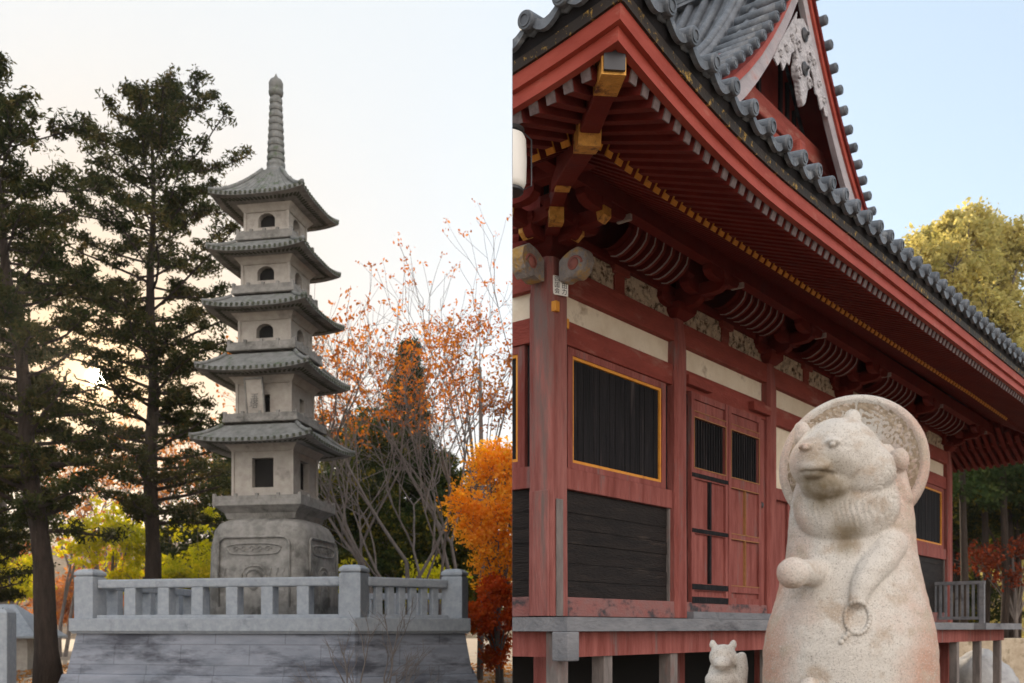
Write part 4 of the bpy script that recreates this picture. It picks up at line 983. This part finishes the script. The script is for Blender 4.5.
while t < TLEN+2.4:
    disc((t, -2.50, H(4.13+up(t))), (0,-1,-.12)); 
    if t+.33 < TLEN+2.4: drop(dr, 'f', t, t+.33)
    t += .33
tb(dr, 'drop_tiles', M['tile'], roof)
s = -2.35; dr = MB()
while s < 0:
    disc((-2.50, s, H(4.13+upl(s))), (-1,0,-.12)); drop(dr, 'l', s, s+.30); s += .30
tb(dr, 'drop_tiles', M['tile'], roof)
# hip ridge
b = MB(); pts = [(-(2.52-d), -(2.52-d), H(prof(d)+.28*(max(0,1-d/3.2)**1.6)+.14)) for d in np.linspace(.25, 2.9, 9)]
b.tube(pts, .15, 10); b.tube([Vector(p)+Vector((0,0,.17)) for p in pts], .085, 8); tb(b, 'hip_ridge', M['tile'], roof, smooth=True)
disc(Vector(pts[0])+Vector((-.08,-.08,.06)), (-1,-1,0), sc=2.0, name='ridge_end_tile')
# verge: short cross rolls, discs, descending ridge
for sd_ in (-1, 1):
    b = MB(); d = 3.1; rl = MB()
    while d < 9.45:
        p = Vector(lslope(sd_, SV, d)); a = p + Vector((0,-.12,.10)); c = p + Vector((0,.55,.12))
        rl.tube([a, c], .085, 9); disc(a, (0,-1,0), name='verge_tile_end', sc=1.15)
        d += .29 - .008*d
    tb(rl, 'verge_tiles', M['tile'], roof, smooth=True)
    ks = [Vector(lslope(sd_, SV+.72, d_))+Vector((0,0,.14)) for d_ in np.linspace(2.6, 9.5, 14)]
    b = MB(); b.tube(ks, .12, 10); b.tube([p+Vector((0,0,.15)) for p in ks], .07, 8); tb(b, 'descending_ridge', M['tile'], roof, smooth=True)
    # verge underside tiles layer and barge board
    for (dz0, dz1, y0, y1, nm, mt) in ((.0, -.10, SV-.14, SV+.5, 'verge_board', M['eaves']), (-.104, -.26, SV-.10, SV-.02, 'barge_board_edge', M['fascia']), (-.20, -.60, SV-.06, SV+.03, 'barge_board', M['barge'])):
        rings = []
        for d_ in np.linspace(2.9, 9.52, 18):
            p = Vector(lslope(sd_, SV, d_)); rings.append([(p.x, y0, p.z+dz0+.02), (p.x, y1, p.z+dz0+.02), (p.x, y1, p.z+dz1), (p.x, y0, p.z+dz1)])
        b = MB(); b.loft(rings); tb(b, nm, mt, roof)
b = MB()
for k in range(7): b.box(TC-.24+.015*(k % 2)*2, TC+.24-.015*(k % 2)*2, -.05, 9, H(prof(9.5))-.1+.085*k, H(prof(9.5))-.1+.085*k+(.05 if k % 2 == 0 else .085))
b.tube([(TC,-.1,H(prof(9.5))+.58),(TC,9,H(prof(9.5))+.58)], .14, 10); tb(b, 'main_ridge', M['tile'], roof)
# closed attic body under the tiles
cur = [(-2.52+d_, prof(d_)-.10) for d_ in np.linspace(.35, 9.5, 16)]
P = [(-2.05, 4.10), (0, 4.95), (TLEN, 4.95), (TLEN+2.05, 4.10)] + [(TLEN-a_, z_) for a_, z_ in cur] + cur[::-1]
b = MB(); b.prism(P, lambda p: (p[0], 1.0, H(p[1])), lambda p: (p[0], 9.0, H(p[1]))); tb(b, 'attic', M['dark'])
P = [(2.05, 4.10), (.0, 4.95), (-1.1, 4.95)] + [(2.52-d_, prof(d_)-.10) for d_ in np.linspace(3.1, .35, 8)]
b = MB(); b.prism(P, lambda p: (.3, -p[0], H(p[1])), lambda p: (TLEN-.3, -p[0], H(p[1]))); tb(b, 'attic', M['dark'])
# gable wall
GY = SV+.50
gb = MB(); ptl = [(t_, prof(t_+2.52)-.35) for t_ in np.linspace(.9, TC, 10)]; P = [(.9, 4.9)] + ptl + [(TLEN-a, z) for a, z in ptl[::-1][1:]] + [(TLEN-.9, 4.9)]
gb.prism(P, lambda p: (p[0], GY, H(p[1])), lambda p: (p[0], GY+.1, H(p[1]))); gable = tb(gb, 'gable_wall', M['eaves'])
b = MB()
for k in range(36):
    x = 2.2+ (TLEN-4.4)*k/35; zt = prof((x if x < TC else TLEN-x)+2.52)-.55; 
    if abs(x-TC) > .4: b.box(x-.045, x+.045, GY-.05, GY-.003, H(5.6), H(zt))
tb(b, 'gable_slats', M['blackwood'], gable)
b = MB(); b.bar((3.3, GY-.14, H(7.0)), (TLEN-3.3, GY-.14, H(7.0)), .22, .42); b.bar((4.9, GY-.12, H(8.15)), (TLEN-4.9, GY-.12, H(8.15)), .2, .34)
tb(b, 'gable_tie_beam', M['red'], gable, bevel=.02)
b = MB(); b.loft([[(TC-.5,GY-.2,H(7.21)),(TC+.5,GY-.2,H(7.21)),(TC+.5,GY-.02,H(7.21)),(TC-.5,GY-.02,H(7.21))],[(TC-.22,GY-.2,H(7.95)),(TC+.22,GY-.2,H(7.95)),(TC+.22,GY-.02,H(7.95)),(TC-.22,GY-.02,H(7.95))]]); tb(b, 'gable_strut', M['red'], gable, bevel=.02)
b = MB(); b.bar((TC, .20, H(7.62)), (TC, GY-.01, H(7.62)), .26, .26); tb(b, 'gable_bracket', M['red'], gable, bevel=.06)
# pendant carving
GZ = prof(9.5)-1.25
KS = .80
half = [(0,GZ+.25),(.26,GZ+.12),(.40,GZ-.05),(.30,GZ-.18),(.42,GZ-.30),(.46,GZ-.46),(.36,GZ-.56),(.30,GZ-.70),(.36,GZ-.84),(.34,GZ-1.0),(.22,GZ-1.10),(.16,GZ-1.26),(.10,GZ-1.40),(0,GZ-1.5)]
half = [(x*KS, GZ+.25+(z-GZ-.25)*KS) for x, z in half]
P = half + [(-x, z) for x, z in half[::-1][1:-1]]
b = MB(); b.prism(P, lambda p: (TC+p[0], SV-.10, H(p[1])), lambda p: (TC+p[0], SV+.0, H(p[1]))); peg = tb(b, 'gable_pendant', M['gegyo'], roof, bevel=.02)
for sg in (-1, 1):
    wing = [(.22,GZ+.25),(.50,GZ-.10),(.85,GZ-.52),(1.08,GZ-.86),(.95,GZ-.92),(.84,GZ-.80),(.74,GZ-.90),(.62,GZ-.72),(.52,GZ-.72),(.44,GZ-.50),(.33,GZ-.42),(.30,GZ-.15)]
    b = MB(); b.prism(wing, lambda p: (TC+sg*p[0], SV-.085, H(p[1])), lambda p: (TC+sg*p[0], SV-.065, H(p[1]))); tb(b, 'pendant_wing', M['gegyo'], peg)
    b = MB()
    for cx, cz in ((.64, GZ-.52), (.86, GZ-.70), (.42, GZ-.26)):
        b.tube([(TC+sg*(cx+.075*(1-k/18)*math.cos(k*.5)), SV-.09, H(cz+.075*(1-k/18)*math.sin(k*.5))) for k in range(16)], .022, 5)
    tb(b, 'pendant_scroll', M['gegyo'], peg, smooth=True)
b = MB()
for sg in (-1, 1):
    for cz in (GZ-.30, GZ-.72):
        b.tube([(TC+sg*(.20+.10*(1-k/18)*math.cos(k*.5)), SV-.11, H(cz+.12*(1-k/18)*math.sin(k*.5))) for k in range(16)], .022, 5)
tb(b, 'pendant_scroll', M['gegyo'], peg, smooth=True)
for cz in (GZ-.02, GZ-.56):
    b = MB(); b.lathe([(.001,0),(.10,0),(.11,.025),(.06,.05),(.03,.07),(.025,.09),(.001,.10)], (TC, SV-.10, H(cz)), 12, axis=(0,-1,0)); tb(b, 'rosette_boss', M['metal'], peg)

# ---------------- veranda
VW = .86; TE = 16.0
b = MB(); b.box(-VW, TE, -VW, .12, H(-.03), H(.10)); b.box(-VW, .12, .12, 6, H(-.03), H(.099)); b.box(TLEN+.1, TE, .12, 6, H(-.03), H(.099)); tb(b, 'veranda_deck', M['greywood'], bevel=.01)
b = MB(); b.box(-VW+.12, TE-.1, -VW+.12, -VW+.24, H(-.27), H(-.034)); b.box(-VW+.12, -VW+.24, -VW+.24, 6, H(-.27), H(-.034)); tb(b, 'veranda_beam', M['redcol'], bevel=.01)
o = None
b = MB(); b.box(-VW-.03, -VW+.15, -VW-.03, -VW+.15, H(-.30), H(-.034)); tb(b, 'beam_end_block', M['greywood'], bevel=.012)
for t in (-.72, .02, 1.30, 2.52, 3.8, 5.12, 6.5, 7.88, 9.3, 10.8, 12.3, 14.0, 15.7):
    b = MB(); b.box(t-.075, t+.075, -.72, -.57, 0, H(-.034)); tb(b, 'veranda_post', M['greypost'], bevel=.01)
for s in (.15, .5):
    b = MB(); b.box(-.72, -.57, s-.075, s+.075, 0, H(-.034)); tb(b, 'veranda_post', M['greypost'], bevel=.01)
for i, t in enumerate(COLS):
    b = MB(); b.box(t-.11, t+.11, -.11, .11, 0, H(-.034)); tb(b, 'floor_post', M['redcol'], bevel=.01)
b = MB(); b.box(.2, TLEN-.2, 1.2, 1.3, 0, H(-.04)); tb(b, 'foundation_board', M['dark'])
# side railing near the far end
b = MB(); t = 13.26
rail = MB(); rail.box(t-.04, t+.04, -.98, .0, H(.88), H(.95)); rl = tb(rail, 'railing', M['greywood'], bevel=.006)
rail = MB(); rail.box(t-.03, t+.03, -.95, .0, H(.17), H(.23)); tb(rail, 'lower_rail', M['greywood'], rl, bevel=.004)
for k in range(9):
    b = MB(); y = -.86+.105*k; b.box(t-.022, t+.022, y-.022, y+.022, H(.23), H(.88)); tb(b, 'baluster', M['greywood'], rl)
b = MB(); b.box(t-.05, t+.05, -.97, -.87, H(.101), H(.92)); tb(b, 'newel_post', M['greywood'], rl, bevel=.006)
# veranda deck widens under the railing
b = MB(); b.box(12.9, TE, -1.08, -VW-.002, H(-.03), H(.10)); tb(b, 'veranda_deck_end', M['greywood'])

# ---------------- hanging lantern (sits against the cut side)
lt = root('hanging_lantern', (0, 0, 0), 0, 'white cylindrical lantern hanging under the eaves beside the corner bracket', 'lantern')
def cutw(o):
    bm = bmesh.new(); bm.from_mesh(o.data); r_ = bmesh.ops.bisect_plane(bm, geom=bm.verts[:]+bm.edges[:]+bm.faces[:], plane_co=(XC,0,0), plane_no=(1,0,0), clear_inner=True)
    ed = [e for e in r_['geom_cut'] if isinstance(e, bmesh.types.BMEdge)]; bmesh.ops.holes_fill(bm, edges=ed, sides=0); bm.to_mesh(o.data); bm.free()
lz = 7.3
def lh(y): return E + (628-y)/980*lz
b = MB(); hh = lh(134)-lh(190); b.lathe([(.08,0),(.105,.015),(.12,.05),(.125,hh*.5),(.12,hh-.05),(.105,hh-.015),(.08,hh)], (-.015, lz, lh(190)), 28); cutw(b.build('paper_shade', M['white'], lt, smooth=True))
b = MB(); b.lathe([(.10,0),(.11,.02),(.08,.03)], (-.015, lz, lh(133)), 20); b.lathe([(.08,0),(.10,.01),(.10,.03)], (-.015, lz, lh(194)), 20)
b.tube([(.08, lz, lh(190)), (.145, lz, lh(186)), (.145, lz, lh(140)), (.05, lz, lh(128)), (.01, lz, lh(118))], .006, 5); cutw(b.build('lantern_frame', M['metal'], lt))

# ------------------------------------------------------------------ statues
def sculpt(name, parts, mats, parent, voxel=.008, smooth=4, fac=.5):
    """parts: ('e', centre, radii, (rx,ry,rz)) ellipsoids or ('c', pts, radii) chains; fused into one continuous body"""
    bm = bmesh.new()
    for p in parts:
        if p[0] == 'e':
            m_ = Matrix.Translation(p[1]) @ (Matrix.Rotation(R(p[3][2]), 4, 'Z') @ Matrix.Rotation(R(p[3][1]), 4, 'Y') @ Matrix.Rotation(R(p[3][0]), 4, 'X') if len(p) > 3 else Matrix()) @ Matrix.Diagonal((*p[2], 1))
            bmesh.ops.create_icosphere(bm, subdivisions=4, radius=1, matrix=m_)
        else:
            pts = [Vector(x) for x in p[1]]; rr = p[2]
            for i in range(len(pts)-1):
                n_ = max(2, int((pts[i+1]-pts[i]).length/(min(rr[i], rr[i+1])*.35)))
                for k in range(n_+1):
                    f = k/n_; bmesh.ops.create_icosphere(bm, subdivisions=2, radius=rr[i]*(1-f)+rr[i+1]*f, matrix=Matrix.Translation(pts[i].lerp(pts[i+1], f)))
    me = bpy.data.meshes.new(name); bm.to_mesh(me); bm.free(); o = bpy.data.objects.new(name, me); COL.objects.link(o)
    r_ = o.modifiers.new('r', 'REMESH'); r_.mode = 'VOXEL'; r_.voxel_size = voxel; r_.use_smooth_shade = True
    s_ = o.modifiers.new('s', 'SMOOTH'); s_.iterations = smooth; s_.factor = fac
    dg = bpy.context.evaluated_depsgraph_get(); me2 = bpy.data.meshes.new_from_object(o.evaluated_get(dg)); o.modifiers.clear(); o.data = me2; bpy.data.meshes.remove(me)
    me2.materials.clear()
    for m in (mats if isinstance(mats, list) else [mats]): me2.materials.append(m)
    o.parent = parent; return o
SX = lambda px: (px-852)/259.; SZ = lambda py: E + (628-py)/245.
stt = root('raccoon_dog_statue', (1.388, 4.0, 0), R(-19.1), 'large speckled granite raccoon dog statue with a round hat on its back and prayer beads', 'statue')
z = SZ
def rings_body():
    """smooth pear-shaped body: (py, left px, right px, depth scale)"""
    rows = [(1010,770,930,.9),(900,762,938,.95),(800,760,940,1),(720,759,940,1),(680,759.5,938,1),(650,760,937,1.0),(628,764,934,.99),(600,773,927,.93),(575,779,921,.87),(555,784,917,.82),(535,786,915,.77),(518,787,914,.70),(500,789,912,.60),(480,795,908,.46),(462,806,902,.34),(445,822,890,.2)]
    b = MB(); rg = []
    for py, l, r_, k in rows:
        cx = (SX(l)+SX(r_))/2; hw = (SX(r_)-SX(l))/2; rg.append([(cx+hw*math.cos(a), hw*.88*k*math.sin(a)+.02, z(py)) for a in np.linspace(0, 2*math.pi, 40, endpoint=False)])
    b.loft(rg); return b
def sculpt_mesh(name, mb, parts, mats, parent, **kw):
    bm = bmesh.new(); me = mb.mesh('tmp', M['statue']); 
    # append the loft to the ellipsoids by temporarily wrapping it
    global _extra; _extra = me
    return me
def sculpt2(name, mb, parts, mat_, parent, voxel, smooth, grooves=None):
    bm = bmesh.new(); bm.from_mesh(mb.mesh('tmp', mat_))
    for p in parts:
        if p[0] == 'e':
            rot = p[3] if len(p) > 3 else (0,0,0)
            m_ = Matrix.Translation(p[1]) @ Matrix.Rotation(R(rot[2]), 4, 'Z') @ Matrix.Rotation(R(rot[1]), 4, 'Y') @ Matrix.Rotation(R(rot[0]), 4, 'X') @ Matrix.Diagonal((*p[2], 1))
            bmesh.ops.create_icosphere(bm, subdivisions=4, radius=1, matrix=m_)
        else:
            pts = [Vector(x) for x in p[1]]; rr = p[2]
            for i in range(len(pts)-1):
                n_ = max(2, int((pts[i+1]-pts[i]).length/(min(rr[i], rr[i+1])*.35)))
                for k in range(n_+1):
                    f = k/n_; bmesh.ops.create_icosphere(bm, subdivisions=2, radius=rr[i]*(1-f)+rr[i+1]*f, matrix=Matrix.Translation(pts[i].lerp(pts[i+1], f)))
    me = bpy.data.meshes.new(name); bm.to_mesh(me); bm.free(); o = bpy.data.objects.new(name, me); COL.objects.link(o)
    r_ = o.modifiers.new('r', 'REMESH'); r_.mode = 'VOXEL'; r_.voxel_size = voxel; r_.use_smooth_shade = True
    s_ = o.modifiers.new('s', 'SMOOTH'); s_.iterations = smooth; s_.factor = .5
    dg = bpy.context.evaluated_depsgraph_get(); me2 = bpy.data.meshes.new_from_object(o.evaluated_get(dg)); o.modifiers.clear(); o.data = me2
    me2.materials.clear(); me2.materials.append(mat_)
    if grooves:
        n_ = len(me2.vertices); co_ = np.empty(n_*3, dtype=np.float32); no_ = np.empty(n_*3, dtype=np.float32)
        me2.vertices.foreach_get('co', co_); me2.vertices.foreach_get('normal', no_); co_ = co_.reshape(-1,3); no_ = no_.reshape(-1,3)
        co_ += no_*grooves(co_)[:, None]; me2.vertices.foreach_set('co', co_.ravel()); me2.update()
    o.parent = parent; return o
def seg_d(P, a, b_, ky=.25):
    """distance of points to a segment measured mostly in the x-z plane"""
    a = np.array(a); b_ = np.array(b_); S = np.array([1, ky, 1]); A = (P-a)*S; B = (b_-a)*S; t_ = np.clip((A@B)/max(1e-9, B@B), 0, 1); return np.linalg.norm(A - t_[:, None]*B, axis=1), t_
def polyd(P, pts, ky=.25):
    return np.min([seg_d(P, pts[i], pts[i+1], ky)[0] for i in range(len(pts)-1)], axis=0)
YF = -.30
def pt(px, py, y): return (SX(px), y, z(py))
def grooves(P):
    front = (P[:, 1] < -.05).astype(float); d = np.zeros(len(P))
    # edge of the mantle below the chin, a soft rolled fold
    fold = [pt(797,527,YF), pt(815,541,YF), pt(843,547,YF), pt(868,538,YF), pt(893,523,YF)]
    g1 = polyd(P, fold); d -= .011*np.exp(-(g1/.010)**2)*front
    fold2 = [pt(797,518,YF), pt(815,531,YF), pt(843,536,YF), pt(868,528,YF), pt(893,512,YF)]
    d += .010*np.exp(-(polyd(P, fold2)/.02)**2)*front
    # boundary of mantle and belly down the left flank and right flank
    d -= .006*np.exp(-(polyd(P, [pt(793,590,YF), pt(786,640,YF), pt(790,700,YF)])/.006)**2)*front
    # incised fur on cheek and neck, radiating to the right
    c = np.array([SX(835), z(470)]); ang = np.arctan2(P[:,2]-c[1], P[:,0]-c[0]); rad = np.hypot(P[:,0]-c[0], P[:,2]-c[1])
    m = np.exp(-((rad-.23)/.07)**2)*np.exp(-((ang+.45)/.85)**2)*front
    d += .0028*np.sin(ang*95+9*np.sin(rad*55)+3*np.sin(ang*17))*m
    m2 = np.exp(-((P[:,2]-z(515))/.07)**2)*(P[:,0] < SX(890))*(P[:,0] > SX(797))*front; nz_ = np.array([noise.noise((float(a*7), float(b_*7), float(c_*7))) for a, b_, c_ in P]); d += .0022*np.sin(P[:,0]*300+nz_*9+np.sin(P[:,2]*45)*2)*m2*(.4+1.2*np.abs(nz_))
    # eyes: ring groove
    for ex, ey in ((808,457.5), (833.5,456)):
        r_ = np.hypot((P[:,0]-SX(ex))*1.0, (P[:,2]-z(ey))*1.35); d += front*(.006*np.exp(-(r_/.010)**2) - .012*np.exp(-((r_-.0185)/.006)**2))
    d -= .006*front*np.exp(-(polyd(P, [pt(841,457,YF), pt(848,459,YF)])/.006)**2) + .005*front*np.exp(-(polyd(P, [pt(801,459,YF), pt(797,462,YF)])/.005)**2)
    # mouth line under the blunt muzzle
    d -= .010*front*np.exp(-(polyd(P, [pt(803,479,YF), pt(813,481.5,YF), pt(833,482,YF)], .02)/.006)**2)
    d += .0024*np.array([noise.noise((float(a*30), float(b_*30), float(c_*30))) for a, b_, c_ in P])
    return d
HY = -.13   # head centre depth
parts = [
 ('e', pt(838,462,HY), (.165,.155,.155)),                     # skull
 ('e', pt(824,467,HY-.04), (.130,.115,.122)),                  # face
 ('e', pt(856,478,HY+.02), (.150,.13,.135)),                  # cheek ruff
 ('e', pt(829,489,HY-.035), (.110,.105,.070)),               # jaw, set back
 ('e', pt(821,469,HY-.075), (.072,.118,.054), (26,0,-12)),    # muzzle, running down and forward
 ('e', pt(818.5,475.5,HY-.160), (.052,.032,.022), (20,0,-12)),  # nose
 ('e', pt(807,456,HY-.135), (.026,.03,.018)), ('e', pt(834,454,HY-.14), (.030,.034,.020)),     # brows
 ('c', [pt(804,441,HY+.04), pt(801.5,430,HY+.04)], [.044,.032]), # ear
 ('c', [pt(851,438,HY-.0), pt(852,424,HY-.0)], [.048,.034]),# ear
 ('e', pt(846,507,-.085), (.205,.13,.175)),                   # neck ruff
 ('c', [pt(868,443,HY+.09), pt(890,462,.0), pt(903,500,-.02)], [.028,.030,.035]), # cord over the shoulder
 ('e', pt(898,464,-.03), (.04,.04,.05)),                      # knot of the cord
 # raised paw, viewer's left
 ('c', [pt(816,574,-.15), pt(805,576,-.30), pt(798,577,-.38)], [.058,.052,.050]),
 ('e', pt(797.5,577,-.385), (.062,.05,.060)),
 # forearm across the belly
 ('c', [pt(886,549,-.08), pt(880,562,-.125), pt(869,575,-.175), pt(861,589,-.215), pt(857,602,-.235)], [.078,.070,.060,.046,.034]),
]
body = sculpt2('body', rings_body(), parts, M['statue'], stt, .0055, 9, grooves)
# hat: thick shallow disc on the back, front face roughly pecked
hat = MB(); hc = Vector(pt(853, 463, .10)); hr = .297
ax = Vector((-.10, -1, .10)).normalized()
hat.lathe([(.001,-.10),(hr*.6,-.085),(hr*.92,-.045),(hr,.0),(hr*1.0,.035),(hr*.97,.055),(hr*.90,.058),(hr*.87,.045)], hc, 64, axis=ax)
ho = hat.build('hat', M['statue'], stt, smooth=True)
hat = MB()
Qh = Vector((0,0,1)).rotation_difference(ax)
def hf(u, v):
    a = 2*math.pi*u; r_ = hr*.885*v; p = Vector((r_*math.cos(a), r_*math.sin(a), .047 + .006*noise.noise((r_*math.cos(a)*85, r_*math.sin(a)*85, 3)) + .004*noise.noise((r_*math.cos(a)*90, r_*math.sin(a)*90, 7)) - .01*(1-v)))
    return tuple(Qh @ p + hc)
hat.grid(hf, 160, 50); hat.build('hat_face', M['hatstone'], ho, smooth=True)
# prayer beads
def surf_y(x, zz): return -.345
from mathutils.bvhtree import BVHTree
bv = BVHTree.FromPolygons([v.co.copy() for v in body.data.vertices], [tuple(p.vertices) for p in body.data.polygons])
def onbody(px, py, d=0):
    h_ = bv.ray_cast(Vector((SX(px), -2, z(py))), Vector((0,1,0)))[0]; return Vector((SX(px), (h_.y if h_ else -.33)-d, z(py)))
b = MB()
pts = [(857+11.5*math.sin(a), 618-15*math.cos(a)) for a in np.linspace(0, 2*math.pi, 27)[:-1]] + [(848,634),(845,637),(842,641)]
cs_ = []
for k, (px, py) in enumerate(pts):
    c = onbody(px, py, .002); r_ = .0105 if k < 26 else .012
    b.lathe([(.001,-r_),(r_*.7,-r_*.7),(r_,0),(r_*.7,r_*.7),(.001,r_)], c, 8); cs_.append(c)
b.tube(cs_[:26]+[cs_[0]], .006, 5); b.tube([cs_[13]]+cs_[26:], .006, 5); b.build('prayer_beads', M['statue'], stt, smooth=True)
b = MB(); c = onbody(812, 684, .02); b.lathe([(.001,-.04),(.03,-.03),(.042,0),(.03,.03),(.001,.04)], c, 14); b.build('carved_knob', M['statue'], stt, smooth=True)
b = MB(); b.loft([[(-.5,-.42,0),(.5,-.42,0),(.5,.42,0),(-.5,.42,0)],[(-.5,-.42,.14),(.5,-.42,.14),(.5,.42,.14),(-.5,.42,.14)]]); b.build('plinth', M['granite2'], stt, bevel=.02)

# small beckoning animal statue
ZS = 4.35; kx = 980/ZS*1.03; kz = 980/ZS
st2 = root('small_animal_statue', ((723-512)/980*ZS, ZS, 0), R(-12), 'small grey granite animal statue raising one paw beside the large statue', 'statue')
def p2(px, py, y): return ((px-723)/kx, y, E+(628-py)/kz)
mb = MB(); rg = []
for py, l, r_ in [(940,690,756),(860,692,754),(780,694,752),(730,697,748),(700,703,744),(685,705,742),(672,708,738),(660,712,734)]:
    cx = ((l+r_)/2-723)/kx; hw = (r_-l)/2/kx; rg.append([(cx+hw*math.cos(a), hw*.85*math.sin(a), E+(628-py)/kz) for a in np.linspace(0, 2*math.pi, 24, endpoint=False)])
mb.loft(rg)
parts = [('e', p2(723,657,-.03), (.060,.058,.058)), ('e', p2(722,663,-.085), (.038,.036,.028)), ('c', [p2(713,645,-.02), p2(712.5,642,-.02)], [.018,.012]), ('c', [p2(733,645,-.02), p2(733.5,642,-.02)], [.018,.012]),
         ('e', p2(722,680,-.02), (.075,.07,.05)), ('c', [p2(739,690,-.02), p2(742,668,-.04), p2(741.5,656,-.05)], [.034,.028,.022]), ('c', [p2(706,694,-.03), p2(714,700,-.10)], [.032,.026])]
def gr2(P):
    d = np.zeros(len(P)); f = (P[:,1] < -.02)
    for ex in (715.5, 729): d -= .005*f*np.exp(-(np.hypot(P[:,0]-(ex-723)/kx, P[:,2]-p2(0,654,0)[2])/.007)**2)
    d -= .005*f*np.exp(-(np.abs(P[:,2]-p2(0,667,0)[2])/.004)**2)*(np.abs(P[:,0]) < .03)
    return d + .0012*np.array([noise.noise((float(a*45), float(b_*45), float(c_*45))) for a, b_, c_ in P])
sculpt2('body', mb, parts, M['statue'], st2, .0055, 3, gr2)

# rocks and sunlit wall beyond the veranda
def rock(px, Z, rx, ry, rz, lb, seed, m='rock', zc=0):
    b = MB(); bm = bmesh.new(); bmesh.ops.create_icosphere(bm, subdivisions=4, radius=1)
    for v in bm.verts:
        n_ = 1+.22*noise.noise(v.co*1.4+Vector((seed,0,0)))+.06*noise.noise(v.co*5); v.co = Vector((v.co.x*rx, v.co.y*ry, v.co.z*rz))*n_
    me = bpy.data.meshes.new('boulder'); bm.to_mesh(me); bm.free(); me.materials.append(M[m]); me.polygons.foreach_set('use_smooth', [True]*len(me.polygons))
    o = bpy.data.objects.new('boulder', me); COL.objects.link(o); x, y, _ = XY(px, Z); o.location = (x, y, zc); tag(o, lb, 'boulder'); return o
rock(978, 24, 1.0, .9, 1.1, 'big smooth pale boulder behind the far veranda posts', 3)
rock(945, 25, .9, .9, .8, 'smaller grey boulder behind the corner veranda post', 9)
t = root('garden_wall', XY(1015, 29), R(10), 'low sunlit stone wall beyond the veranda at the right border', 'wall')
b = MB(); b.box(-2.2, 4, -.2, .2, 0, 1.35); b.build('masonry', M['stonewall'], t, bevel=.03)

# ------------------------------------------------------------------ air
b = MB(); b.box(-635, 635, -75, 640, -3, 55)
hz = bpy.data.materials.new('haze_air'); hz.use_nodes = True; hn = hz.node_tree; hn.nodes.clear()
ho_ = hn.nodes.new('ShaderNodeOutputMaterial'); pv = hn.nodes.new('ShaderNodeVolumePrincipled')
pv.inputs['Density'].default_value = .00026; pv.inputs['Color'].default_value = (.97,.95,.93,1); pv.inputs['Anisotropy'].default_value = .6
hn.links.new(pv.outputs[0], ho_.inputs['Volume'])
tag(b.build('haze', hz), kind='stuff')
